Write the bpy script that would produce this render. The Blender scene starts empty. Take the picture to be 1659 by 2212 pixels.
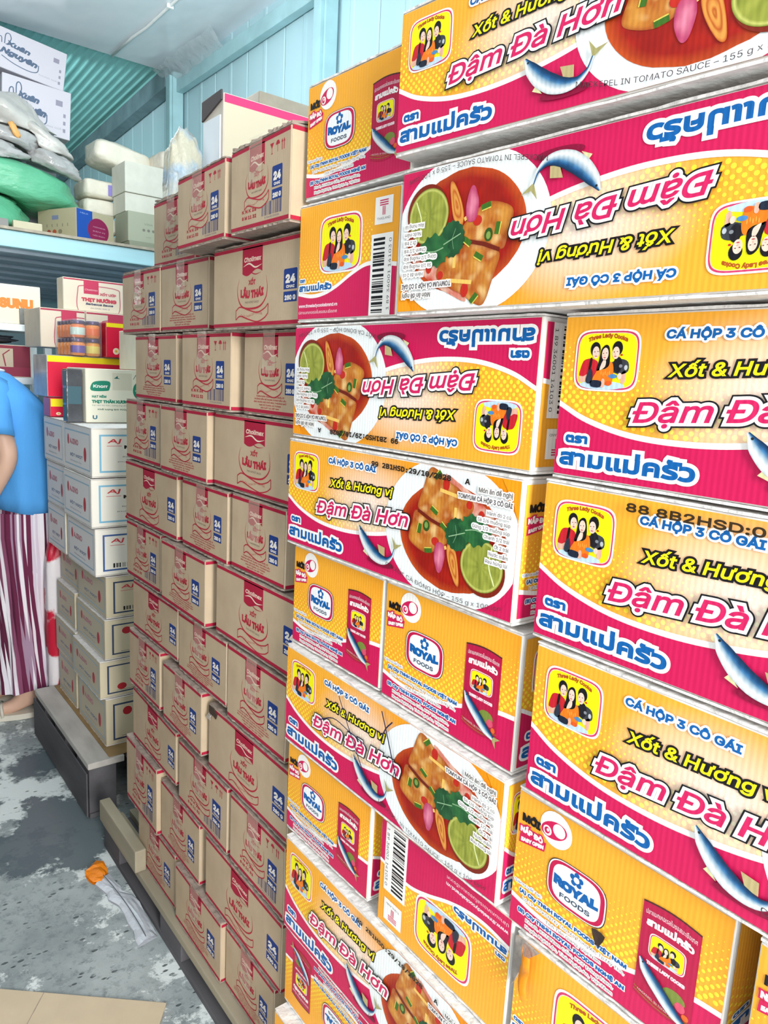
import bpy, bmesh, math, random, os
import numpy as np
from mathutils import Vector, Matrix, noise
from mathutils.geometry import tessellate_polygon

SC = bpy.context.scene
COL = SC.collection
FLOOR = -1.40          # metres; z = 0 is the joint between two carton layers near eye height

# ---------------------------------------------------------------- camera
cam = bpy.data.cameras.new('camera')
cam.sensor_fit = 'HORIZONTAL'
cam.sensor_width = 36.0
cam.lens = 1598.6 / 1659 * 36.0
cam.clip_start = 0.02
cam_ob = bpy.data.objects.new('camera', cam)
COL.objects.link(cam_ob)
YAW, PITCH, ROLL = 0.6705, -0.175, 0.0512
_f = Vector((math.sin(YAW) * math.cos(PITCH), math.cos(YAW) * math.cos(PITCH), math.sin(PITCH)))
_r = Vector((math.cos(YAW), -math.sin(YAW), 0))
_u = _r.cross(_f)
_r2 = math.cos(ROLL) * _r + math.sin(ROLL) * _u
_u2 = -math.sin(ROLL) * _r + math.cos(ROLL) * _u
cam_ob.matrix_world = Matrix(((_r2.x, _u2.x, -_f.x, -0.659), (_r2.y, _u2.y, -_f.y, -0.5652),
                              (_r2.z, _u2.z, -_f.z, 0.101), (0, 0, 0, 1)))
SC.camera = cam_ob

# ---------------------------------------------------------------- world, lights, exposure
world = bpy.data.worlds.new('sky')
SC.world = world
world.use_nodes = True
_bg = world.node_tree.nodes['Background']
_bg.inputs[0].default_value = (0.80, 0.91, 1.0, 1)
_bg.inputs[1].default_value = 0.22


def area(name, loc, target, sx, sy, power, col):
    l = bpy.data.lights.new(name, 'AREA')
    l.shape = 'RECTANGLE'
    l.size, l.size_y, l.energy, l.color = sx, sy, power, col
    o = bpy.data.objects.new(name, l)
    COL.objects.link(o)
    o.location = loc
    o.rotation_euler = (Vector(target) - Vector(loc)).to_track_quat('-Z', 'Y').to_euler()
    return o


area('daylight_front_gate', (-0.95, -3.4, 0.70), (-0.1, 2, -0.1), 0.8, 2.0, 285, (1.0, 0.975, 0.95))
area('daylight_side_gate', (-3.7, -1.4, 0.35), (0, -0.1, 0.1), 3.0, 2.4, 80, (1.0, 0.98, 0.96))


def lamp(name, loc, power, col=(0.93, 0.98, 1.0), r=0.12):
    l = bpy.data.lights.new(name, 'POINT')
    l.energy, l.color, l.shadow_soft_size = power, col, r
    o = bpy.data.objects.new(name, l)
    COL.objects.link(o)
    o.location = loc


# overhead point lights without fixtures, added to brighten ceiling, wall and mezzanine goods
lamp('fill_over_orange_stack', (0.05, -0.3, 1.40), 4)
lamp('fill_over_brown_stack', (0.22, 2.3, 1.25), 34)
lamp('fill_over_brown_front', (0.14, 0.50, 1.15), 4)
lamp('fill_over_mezzanine', (-0.4, 4.4, 1.35), 42)
lamp('lamp_under_mezzanine', (-0.75, 3.75, 0.42), 11)
SC.view_settings.view_transform = 'Standard'
SC.view_settings.look = 'None'
SC.view_settings.exposure = -0.30
SC.view_settings.gamma = 1.0
SC.view_settings.use_curve_mapping = False

RND = random.Random(7)


# ---------------------------------------------------------------- colours and materials
def lin(c):
    if isinstance(c, str):
        c = c.lstrip('#')
        c = tuple(int(c[i:i + 2], 16) / 255 for i in (0, 2, 4))
    return tuple(x / 12.92 if x <= 0.04045 else ((x + 0.055) / 1.055) ** 2.4 for x in c)


MATS = {}


def mat(name, color=None, rough=0.6, metal=0.0, noise_amt=0.0, noise_scale=20, bump=0.0, bump_scale=40,
        flute=None, alpha=1.0, attr=False, spec=0.5, color2=None, stretch=(1, 1, 1), trans=0.0, coat=0.0, thr=None):
    if name in MATS:
        return MATS[name]
    m = bpy.data.materials.new(name)
    m.use_nodes = True
    nt = m.node_tree
    N, Lk = nt.nodes, nt.links
    b = N['Principled BSDF']
    b.inputs['Roughness'].default_value = rough
    b.inputs['Metallic'].default_value = metal
    b.inputs['Specular IOR Level'].default_value = spec
    b.inputs['Transmission Weight'].default_value = trans
    b.inputs['Coat Weight'].default_value = coat
    tc = N.new('ShaderNodeTexCoord')
    mp = N.new('ShaderNodeMapping')
    mp.inputs['Scale'].default_value = stretch
    Lk.new(tc.outputs['Object'], mp.inputs[0])
    if attr:
        a = N.new('ShaderNodeAttribute')
        a.attribute_name = 'Col'
        src = a.outputs['Color']
    else:
        rgb = N.new('ShaderNodeRGB')
        rgb.outputs[0].default_value = (*lin(color), 1)
        src = rgb.outputs[0]
    if noise_amt or color2:
        nz = N.new('ShaderNodeTexNoise')
        nz.inputs['Scale'].default_value = noise_scale
        nz.inputs['Detail'].default_value = 5
        Lk.new(mp.outputs[0], nz.inputs['Vector'])
        mx = N.new('ShaderNodeMix')
        mx.data_type = 'RGBA'
        if color2:
            rp = N.new('ShaderNodeValToRGB')
            lo, hi = thr or (0.4, 0.6)
            rp.color_ramp.elements[0].position, rp.color_ramp.elements[1].position = lo, hi
            Lk.new(nz.outputs[0], rp.inputs[0])
            Lk.new(rp.outputs[0], mx.inputs['Factor'])
            Lk.new(src, mx.inputs[6])
            mx.inputs[7].default_value = (*lin(color2), 1)
        else:
            mx.blend_type = 'MULTIPLY'
            mx.inputs['Factor'].default_value = 1
            rp = N.new('ShaderNodeValToRGB')
            rp.color_ramp.elements[0].position, rp.color_ramp.elements[1].position = 0.3, 0.7
            k = 1 - noise_amt
            rp.color_ramp.elements[0].color = (k, k, k, 1)
            rp.color_ramp.elements[1].color = (1, 1, 1, 1)
            Lk.new(nz.outputs[0], rp.inputs[0])
            Lk.new(src, mx.inputs[6])
            Lk.new(rp.outputs[0], mx.inputs[7])
        src = mx.outputs[2]
    Lk.new(src, b.inputs['Base Color'])
    h = None
    if bump:
        n2 = N.new('ShaderNodeTexNoise')
        n2.inputs['Scale'].default_value = bump_scale
        n2.inputs['Detail'].default_value = 4
        Lk.new(mp.outputs[0], n2.inputs['Vector'])
        bm_ = N.new('ShaderNodeBump')
        bm_.inputs['Strength'].default_value = 1
        bm_.inputs['Distance'].default_value = bump
        Lk.new(n2.outputs[0], bm_.inputs['Height'])
        h = bm_
    if flute:                         # corrugation of the board: fine vertical ridges along local y
        sx = N.new('ShaderNodeSeparateXYZ')
        Lk.new(tc.outputs['Object'], sx.inputs[0])
        ad = N.new('ShaderNodeMath')
        ad.operation = 'ADD'
        Lk.new(sx.outputs[0], ad.inputs[0])
        Lk.new(sx.outputs[1], ad.inputs[1])
        ml = N.new('ShaderNodeMath')
        ml.operation = 'MULTIPLY'
        ml.inputs[1].default_value = 2 * math.pi / 0.0062
        Lk.new(ad.outputs[0], ml.inputs[0])
        sn = N.new('ShaderNodeMath')
        sn.operation = 'SINE'
        Lk.new(ml.outputs[0], sn.inputs[0])
        b3 = N.new('ShaderNodeBump')
        b3.inputs['Strength'].default_value = 1
        b3.inputs['Distance'].default_value = flute
        Lk.new(sn.outputs[0], b3.inputs['Height'])
        if h:
            Lk.new(h.outputs[0], b3.inputs['Normal'])
        h = b3
    if h:
        Lk.new(h.outputs[0], b.inputs['Normal'])
    if alpha < 1:
        b.inputs['Alpha'].default_value = alpha
    MATS[name] = m
    return m


M_PRINT = mat('printed_board', attr=True, rough=0.42, flute=0.00005, bump=0.0012, bump_scale=9, spec=0.35)
M_PRINTK = mat('printed_kraft', attr=True, rough=0.62, noise_amt=0.10, noise_scale=18, flute=0.00004, bump=0.0016, bump_scale=8, spec=0.25)
M_FLAT = mat('printed_flat', attr=True, rough=0.45, spec=0.35)
M_WHITE = mat('white_board', '#EDEAE6', 0.6, noise_amt=0.12, noise_scale=30, bump=0.0015, bump_scale=14)
M_EDGE = mat('worn_board_edge', '#F0ECE8', 0.75, noise_amt=0.2, noise_scale=60, bump=0.003, bump_scale=80)
M_KRAFT = mat('kraft_board', '#CDBBA2', 0.7, noise_amt=0.12, noise_scale=14, flute=0.00004, bump=0.0015, bump_scale=9, spec=0.25)
M_KRAFTEDGE = mat('kraft_board_edge', '#A7968A', 0.8, noise_amt=0.35, noise_scale=50, bump=0.003, bump_scale=60)
M_CRIM = mat('crimson_printed_edge', '#A3213C', 0.6, noise_amt=0.35, noise_scale=40, color2=None)
M_TAPE = mat('clear_parcel_tape', '#E9D9C4', 0.16, alpha=0.26, bump=0.002, bump_scale=60, stretch=(1, 1, .3))


# ---------------------------------------------------------------- objects
def tag(o, label=None, cat=None, group=None, kind=None):
    if label: o['label'] = label
    if cat: o['category'] = cat
    if group: o['group'] = group
    if kind: o['kind'] = kind
    return o


def empty(name, loc, label, cat, group=None):
    o = bpy.data.objects.new(name, None)
    o.empty_display_size = 0.05
    COL.objects.link(o)
    o.location = loc
    return tag(o, label, cat, group)


def origin_of(o):
    v = Vector((0, 0, 0))
    while o is not None:
        v += o.location
        o = o.parent
    return v


def mesh_ob(name, verts, faces, m, parent=None, loc=None, smooth=False, cols=None, mats=None, fm=None, world=True):
    """One mesh object. verts are world coordinates (world=True) and are made local to the parent / loc."""
    me = bpy.data.meshes.new(name)
    vs = np.asarray(verts, float).reshape(-1, 3)
    if parent is not None and world:
        vs = vs - np.array(origin_of(parent))
    elif loc is not None and world:
        vs = vs - np.array(loc)
    me.from_pydata(vs.tolist(), [], [list(f) for f in faces])
    for mm in (mats or [m]):
        me.materials.append(mm)
    if fm is not None:
        me.polygons.foreach_set('material_index', np.asarray(fm, np.int32))
    if smooth:
        me.polygons.foreach_set('use_smooth', np.ones(len(me.polygons), bool))
    if cols is not None:
        a = me.attributes.new('Col', 'FLOAT_COLOR', 'POINT')
        c = np.ones((len(vs), 4), np.float32)
        c[:, :3] = cols
        a.data.foreach_set('color', c.ravel())
    me.validate()
    me.update()
    o = bpy.data.objects.new(name, me)
    COL.objects.link(o)
    if parent is not None:
        o.parent = parent
    elif loc is not None:
        o.location = loc
    return o


def bevel_hexa(c8, w=0.003, seg=2):
    """verts, faces of a hexahedron with rounded edges. c8: bottom 4 (ccw from above), top 4."""
    bm = bmesh.new()
    vs = [bm.verts.new(p) for p in c8]
    for f in ((3, 2, 1, 0), (4, 5, 6, 7), (0, 1, 5, 4), (1, 2, 6, 5), (2, 3, 7, 6), (3, 0, 4, 7)):
        bm.faces.new([vs[i] for i in f])
    if w:
        bmesh.ops.bevel(bm, geom=bm.edges[:], offset=w, segments=seg, affect='EDGES', profile=0.6)
    bm.verts.index_update()
    V = [v.co[:] for v in bm.verts]
    F = [[v.index for v in f.verts] for f in bm.faces]
    bm.free()
    return V, F


def boxpts(x0, x1, y0, y1, z0, z1):
    return [(x0, y0, z0), (x1, y0, z0), (x1, y1, z0), (x0, y1, z0), (x0, y0, z1), (x1, y0, z1), (x1, y1, z1), (x0, y1, z1)]


def rot_pts(pts, c, rz=0, ry=0, rx=0):
    R = Matrix.Rotation(rz, 3, 'Z') @ Matrix.Rotation(ry, 3, 'Y') @ Matrix.Rotation(rx, 3, 'X')
    c = Vector(c)
    return [tuple(R @ (Vector(p) - c) + c) for p in pts]


def box(name, x0, x1, y0, y1, z0, z1, m, parent=None, bev=0.003, rot=None, loc=None):
    p = boxpts(x0, x1, y0, y1, z0, z1)
    if rot:
        p = rot_pts(p, *rot)
    V, F = bevel_hexa(p, bev)
    return mesh_ob(name, V, F, m, parent, loc=loc)


def join(parts):
    V, F = [], []
    for v, f in parts:
        n = len(V)
        V += list(v)
        F += [[i + n for i in ff] for ff in f]
    return V, F


def tube(path, r, n=8, closed_ends=True):
    P = [Vector(p) for p in path]
    rs = r if isinstance(r, (list, tuple)) else [r] * len(P)
    V, F = [], []
    up = Vector((0.13, 0.2, 0.97))
    for i, p in enumerate(P):
        d = (P[min(i + 1, len(P) - 1)] - P[max(i - 1, 0)]).normalized()
        a = d.cross(up).normalized()
        b = a.cross(d)
        for k in range(n):
            t = 2 * math.pi * k / n
            V.append(tuple(p + (a * math.cos(t) + b * math.sin(t)) * rs[i]))
    for i in range(len(P) - 1):
        for k in range(n):
            F.append([i * n + k, i * n + (k + 1) % n, (i + 1) * n + (k + 1) % n, (i + 1) * n + k])
    if closed_ends:
        F.append(list(range(n))[::-1])
        F.append([(len(P) - 1) * n + k for k in range(n)])
    return V, F


def loft(rings, n=32, cap=True):
    """rings: list of functions angle -> point, or lists of n points"""
    V, F = [], []
    for r in rings:
        V += [tuple(p) for p in r]
    for i in range(len(rings) - 1):
        for k in range(n):
            F.append([i * n + k, i * n + (k + 1) % n, (i + 1) * n + (k + 1) % n, (i + 1) * n + k])
    if cap:
        F.append(list(range(n))[::-1])
        F.append([(len(rings) - 1) * n + k for k in range(n)])
    return V, F


def blob(name, c, r, m, parent=None, amp=0.1, freq=6.0, seed=0, pw=2.6, nu=44, nv=26, rot=None, label=None, flat=None, fine=0.0, over=(), taper=0.0):
    """soft stuffed bag: a super-ellipsoid pushed about by noise, flattened underneath"""
    V = []
    for j in range(nv + 1):
        ph = -math.pi / 2 + math.pi * j / nv
        for i in range(nu):
            th = 2 * math.pi * i / nu
            def sp(x, e):
                return math.copysign(abs(x) ** e, x)
            e = 2 / pw
            d = Vector((sp(math.cos(ph), e) * sp(math.cos(th), e), sp(math.cos(ph), e) * sp(math.sin(th), e), sp(math.sin(ph), e)))
            k = 1 + amp * noise.noise(d * freq * 0.35 + Vector((seed * 7.1, seed * 3.3, seed)))
            k += amp * 0.5 * noise.noise(d * freq + Vector((seed, seed * 5.3, 2)))
            if fine:
                k -= fine * abs(noise.noise(d * freq * 2.4 + Vector((seed, 1.7, seed * 2))))
            p = Vector((d.x * r[0], d.y * r[1], d.z * r[2])) * k
            if taper and p.z > 0:
                s_ = 1 - taper * p.z / r[2]
                p.x *= s_
                p.y *= s_
            if flat is not None:
                p.z = max(p.z, -flat)
            V.append(p)
    if rot:
        R = Matrix.Rotation(rot[0], 3, 'Z') @ Matrix.Rotation(rot[1], 3, 'Y') @ Matrix.Rotation(rot[2] if len(rot) > 2 else 0, 3, 'X')
        V = [R @ p for p in V]
    V = [p + Vector(c) for p in V]
    for oc_, orr, opw in over:               # sag onto what lies underneath
        for p in V:
            q = abs((p.x - oc_[0]) / orr[0]) ** opw + abs((p.y - oc_[1]) / orr[1]) ** opw
            if q < 1:
                zs = oc_[2] + orr[2] * (1 - q) ** (1 / opw) * 1.06 + .003
                if p.z < zs:
                    p.z = zs + .02 * (p.z - zs)
    V = [tuple(p) for p in V]
    F = []
    for j in range(nv):
        for i in range(nu):
            F.append([j * nu + i, j * nu + (i + 1) % nu, (j + 1) * nu + (i + 1) % nu, (j + 1) * nu + i])
    if parent is None:
        o = mesh_ob(name, V, F, m, None, loc=(c[0], c[1], c[2] - r[2]), smooth=True)
    else:
        o = mesh_ob(name, V, F, m, parent, smooth=True)
    return o
# ---------------------------------------------------------------- flat print: vector layers turned into thin coloured geometry
FONTDIR = os.path.join(bpy.utils.resource_path('LOCAL'), 'datafiles', 'fonts')
FONTS = {}


def font(key):
    if key not in FONTS:
        f = {'inter': 'Inter.woff2', 'thai': 'NotoSansThai-VariableFont_wdth,wght.woff2', 'mono': 'DejaVuSansMono.woff2'}.get(key)
        try:
            FONTS[key] = bpy.data.fonts.load(os.path.join(FONTDIR, f)) if f else None
        except Exception:
            FONTS[key] = None
    return FONTS[key]


GLYPH = {}


def contours(s, fk):
    """outlines of a string at size 1 as sampled polygons"""
    if (s, fk) in GLYPH:
        return GLYPH[(s, fk)]
    cu = bpy.data.curves.new('t', 'FONT')
    cu.body = s
    cu.resolution_u = 4
    if font(fk):
        cu.font = font(fk)
    ob = bpy.data.objects.new('t', cu)
    COL.objects.link(ob)
    dg = bpy.context.evaluated_depsgraph_get()
    c2 = ob.evaluated_get(dg).to_curve(dg)
    out = []
    for sp in c2.splines:
        if sp.type == 'BEZIER':
            bp = sp.bezier_points
            n = len(bp)
            pts = []
            for i in range(n):
                a, b = bp[i], bp[(i + 1) % n]
                p0, p1, p2, p3 = [np.array(q[:2]) for q in (a.co, a.handle_right, b.handle_left, b.co)]
                straight = abs(np.cross(p3 - p0, p1 - p0)) + abs(np.cross(p3 - p0, p2 - p0)) < 1e-5
                K = 1 if straight else 4
                for k in range(K):
                    t = k / K
                    pts.append((1 - t) ** 3 * p0 + 3 * (1 - t) ** 2 * t * p1 + 3 * (1 - t) * t * t * p2 + t ** 3 * p3)
        else:
            pts = [np.array(p.co[:2]) for p in sp.points]
        q = []
        for p in pts:
            if not q or np.hypot(*(p - q[-1])) > 1e-4:
                q.append(p)
        if len(q) > 2:
            out.append(np.array(q))
    ob.evaluated_get(dg).to_curve_clear()
    bpy.data.objects.remove(ob)
    bpy.data.curves.remove(cu)
    GLYPH[(s, fk)] = out
    return out


def sarea(p):
    x, y = p[:, 0], p[:, 1]
    return 0.5 * np.sum(x * np.roll(y, -1) - np.roll(x, -1) * y)


def inside(pt, poly):
    x, y = pt
    c = False
    j = len(poly) - 1
    for i in range(len(poly)):
        xi, yi = poly[i]
        xj, yj = poly[j]
        if (yi > y) != (yj > y) and x < (xj - xi) * (y - yi) / (yj - yi) + xi:
            c = not c
        j = i
    return c


class Print:
    def __init__(s, asp):
        s.asp = asp
        s.v, s.l, s.c, s.t, s.n = [], [], [], [], 0

    def add(s, pts, tris, col, layer):
        pts = np.asarray(pts, float).reshape(-1, 2)
        pts = np.stack([np.clip(pts[:, 0], 0, s.asp), np.clip(pts[:, 1], 0, 1)], 1)
        s.v.append(pts)
        s.l.append(np.broadcast_to(np.asarray(layer, float), (len(pts),)))
        c = np.array(col if not isinstance(col, str) else lin(col), float)
        s.c.append(np.broadcast_to(c, (len(pts), 3)) if c.ndim == 1 else c)
        s.t.append(np.asarray(tris, int).reshape(-1, 3) + s.n)
        s.n += len(pts)

    def poly(s, loops, col, layer):
        if not isinstance(loops[0][0], (list, tuple, np.ndarray)):
            loops = [loops]
        allp = np.concatenate([np.asarray(l, float) for l in loops])
        tr = tessellate_polygon([[Vector((p[0], p[1], 0)) for p in l] for l in loops])
        s.add(allp, tr, col, layer)

    def rect(s, x0, y0, x1, y1, col, layer):
        s.add([(x0, y0), (x1, y0), (x1, y1), (x0, y1)], [(0, 1, 2), (0, 2, 3)], col, layer)

    def grid(s, x0, y0, x1, y1, nx, ny, fn, layer):
        P = [(x0 + (x1 - x0) * i / nx, y0 + (y1 - y0) * j / ny) for j in range(ny + 1) for i in range(nx + 1)]
        T = []
        for j in range(ny):
            for i in range(nx):
                a = j * (nx + 1) + i
                T += [(a, a + 1, a + nx + 2), (a, a + nx + 2, a + nx + 1)]
        s.add(P, T, [fn(*p) for p in P], layer)

    def ell(s, cx, cy, rx, ry, col, layer, n=28, pw=2.0, rot=0.0):
        P = []
        for k in range(n):
            t = 2 * math.pi * k / n
            a, b = math.cos(t), math.sin(t)
            x = math.copysign(abs(a) ** (2 / pw), a) * rx
            y = math.copysign(abs(b) ** (2 / pw), b) * ry
            P.append((cx + x * math.cos(rot) - y * math.sin(rot), cy + x * math.sin(rot) + y * math.cos(rot)))
        s.add(P + [(cx, cy)], [(k, (k + 1) % n, n) for k in range(n)], col, layer)

    def dots(s, pts, layer, n=7):
        V, T, C = [], [], []
        for x, y, r, c in pts:
            b = len(V)
            V += [(x + r * math.cos(2 * math.pi * k / n), y + r * math.sin(2 * math.pi * k / n)) for k in range(n)]
            T += [(b, b + k, b + k + 1) for k in range(1, n - 1)]
            C += [c] * n
        if V:
            s.add(V, T, np.array(C), layer)

    def stroke(s, pts, w, col, layer, closed=False, taper=False):
        P = np.asarray(pts, float)
        n = len(P)
        if closed:
            d0 = P - np.roll(P, 1, 0)
            d1 = np.roll(P, -1, 0) - P
        else:
            d1 = np.vstack([P[1:] - P[:-1], P[-1:] - P[-2:-1]])
            d0 = np.vstack([d1[:1], d1[:-1]])
        d0 /= np.maximum(np.hypot(d0[:, 0], d0[:, 1]), 1e-9)[:, None]
        d1 /= np.maximum(np.hypot(d1[:, 0], d1[:, 1]), 1e-9)[:, None]
        m = d0 + d1
        ln = np.hypot(m[:, 0], m[:, 1])
        m = np.where(ln[:, None] < 0.25, d1, m / np.maximum(ln, 1e-9)[:, None])
        nr = np.stack([-m[:, 1], m[:, 0]], 1)
        cs = np.clip(np.sum(m * d1, 1), 0.45, 1)
        ww = np.full(n, w / 2)
        if taper:
            ww = w / 2 * np.sin(np.linspace(0.12, math.pi - 0.12, n))
        off = nr * (ww / cs)[:, None]
        V = np.vstack([P + off, P - off])
        T = []
        for i in range(n if closed else n - 1):
            j = (i + 1) % n
            T += [(i, j, n + j), (i, n + j, n + i)]
        lay = layer + (np.arange(n) % 9) * .012      # never exactly coplanar where a line overlaps itself
        s.add(V, T, col, np.concatenate([lay, lay]))

    def patch(s, outline, fn, layer, rings=7, c=None):
        """star-shaped blob filled with a colour function fn(x, y, r) (r = 0 centre, 1 rim)"""
        O = np.asarray(outline, float)
        c = O.mean(0) if c is None else np.array(c, float)
        n = len(O)
        V, C, T = [c], [fn(c[0], c[1], 0)], []
        for k in range(1, rings + 1):
            r = k / rings
            for p in O:
                q = c + (p - c) * r
                V.append(q)
                C.append(fn(q[0], q[1], r))
        for i in range(n):
            T.append((0, 1 + i, 1 + (i + 1) % n))
        for k in range(rings - 1):
            for i in range(n):
                a, b = 1 + k * n + i, 1 + k * n + (i + 1) % n
                T += [(a, a + n, b + n), (a, b + n, b)]
        s.add(V, T, np.array(C), layer)

    def text(s, txt, x, y, h, col, layer, fk='inter', width=None, shear=0.0, bold=0.0, halo=(), bend=None, align='l', rot=0.0, cap=0.73):
        """h = cap height; halo: list of (extra width, colour) drawn below, widest first"""
        cs = contours(txt, fk)
        if not cs:
            return
        x1 = max(c[:, 0].max() for c in cs)
        x0 = min(c[:, 0].min() for c in cs)
        sy = h / cap
        sx = width / (x1 - x0) if width else sy
        W = (x1 - x0) * sx
        ox = {'l': 0, 'c': -W / 2, 'r': -W}[align]
        tr = []
        for c in cs:
            q = np.stack([(c[:, 0] - x0) * sx + ox + c[:, 1] * sy * shear, c[:, 1] * sy], 1)
            if bend:
                tt = (q[:, 0] - ox) / W
                q = np.stack([q[:, 0], q[:, 1] + np.array([bend(t) for t in tt])], 1)
            if rot:
                q = np.stack([q[:, 0] * math.cos(rot) - q[:, 1] * math.sin(rot), q[:, 0] * math.sin(rot) + q[:, 1] * math.cos(rot)], 1)
            tr.append(q + np.array([x, y]))
        big = max(tr, key=lambda c: abs(sarea(c)))
        sg = math.copysign(1, sarea(big))
        outs = [c for c in tr if sarea(c) * sg > 0]
        holes = [c for c in tr if sarea(c) * sg <= 0]
        k = 0
        for w, hc in halo:
            for i, c in enumerate(outs):
                s.poly([c.tolist()], hc, layer + k + .02 * (i % 3))
            for i, c in enumerate(tr):
                s.stroke(c, w * 2, hc, layer + k + .14 + .11 * (i % 7), True)
            k += 1
        for i, c in enumerate(outs):
            hs = [q for q in holes if inside(q[0], c)]
            s.poly([c.tolist()] + [q.tolist() for q in hs], col, layer + k + .02 * (i % 3))
        if bold:
            for i, c in enumerate(tr):
                s.stroke(c, bold * 2, col, layer + k + .14 + .11 * (i % 7), True)

    def place(s, name, quad, nrm, parent, m, flip=False, off=0.0008, inset=0.0, step=0.00012):
        """quad: TL, TR, BR, BL (3D) of the face as seen from outside"""
        V = np.concatenate(s.v)
        L = np.concatenate(s.l)
        Cc = np.concatenate(s.c)
        T = np.concatenate(s.t)
        a, b = V[:, 0] / s.asp, V[:, 1].copy()
        if flip:
            a, b = 1 - a, 1 - b
        TL, TR, BR, BL = [np.array(q, float) for q in quad]
        w = np.linalg.norm(TR - TL)
        hgt = np.linalg.norm(TL - BL)
        a = inset / w + a * (1 - 2 * inset / w)
        b = inset / hgt + b * (1 - 2 * inset / hgt)
        a, b = a[:, None], b[:, None]
        P = (1 - b) * ((1 - a) * BL + a * BR) + b * ((1 - a) * TL + a * TR)
        P = P + np.array(nrm)[None] * (off + L * step)[:, None]
        P = P - np.array(origin_of(parent))[None]
        # keep triangles facing outwards
        n0 = np.cross(P[T[:, 1]] - P[T[:, 0]], P[T[:, 2]] - P[T[:, 0]]) @ np.array(nrm)
        T = np.where((n0 < 0)[:, None], T[:, [0, 2, 1]], T)
        me = bpy.data.meshes.new(name)
        me.vertices.add(len(P))
        me.vertices.foreach_set('co', P.astype(np.float32).ravel())
        me.loops.add(len(T) * 3)
        me.loops.foreach_set('vertex_index', T.astype(np.int32).ravel())
        me.polygons.add(len(T))
        me.polygons.foreach_set('loop_start', np.arange(0, len(T) * 3, 3, dtype=np.int32))
        me.polygons.foreach_set('loop_total', np.full(len(T), 3, np.int32))
        me.materials.append(m)
        at = me.attributes.new('Col', 'FLOAT_COLOR', 'POINT')
        c4 = np.ones((len(P), 4), np.float32)
        c4[:, :3] = Cc
        at.data.foreach_set('color', c4.ravel())
        me.update()
        o = bpy.data.objects.new(name, me)
        COL.objects.link(o)
        o.parent = parent
        return o


def mixc(a, b, t):
    t = min(1, max(0, t))
    return tuple(x + (y - x) * t for x, y in zip(a, b))


def nz(x, y, f, s=0.0):
    return noise.noise(Vector((x * f, y * f, s)))


def cat_rom(pts, per=6):
    P = [np.array(p, float) for p in pts]
    P = [2 * P[0] - P[1]] + P + [2 * P[-1] - P[-2]]
    out = []
    for i in range(1, len(P) - 2):
        for k in range(per):
            t = k / per
            out.append(0.5 * (2 * P[i] + (P[i + 1] - P[i - 1]) * t + (2 * P[i - 1] - 5 * P[i] + 4 * P[i + 1] - P[i + 2]) * t * t
                              + (3 * P[i] - P[i - 1] - 3 * P[i + 1] + P[i + 2]) * t ** 3))
    out.append(P[-2])
    return np.array(out)


def smooth_loop(pts, per=5):
    n = len(pts)
    P = [np.array(p, float) for p in pts]
    out = []
    for i in range(n):
        p0, p1, p2, p3 = P[i - 1], P[i], P[(i + 1) % n], P[(i + 2) % n]
        for k in range(per):
            t = k / per
            out.append(0.5 * (2 * p1 + (p2 - p0) * t + (2 * p0 - 5 * p1 + 4 * p2 - p3) * t * t + (3 * p1 - p0 - 3 * p2 + p3) * t ** 3))
    return np.array(out)


OR, RED, BLUE, WH = lin('#F59C1A'), lin('#CE1B56'), lin('#0F5FA6'), lin('#F7F4F0')
YEL, PINK, BLK = lin('#FFF01E'), lin('#D22260'), lin('#16151A')
NAVY, CRIM, KR = lin('#1F3A80'), lin('#A81C3A'), lin('#BFAB90')


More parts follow.
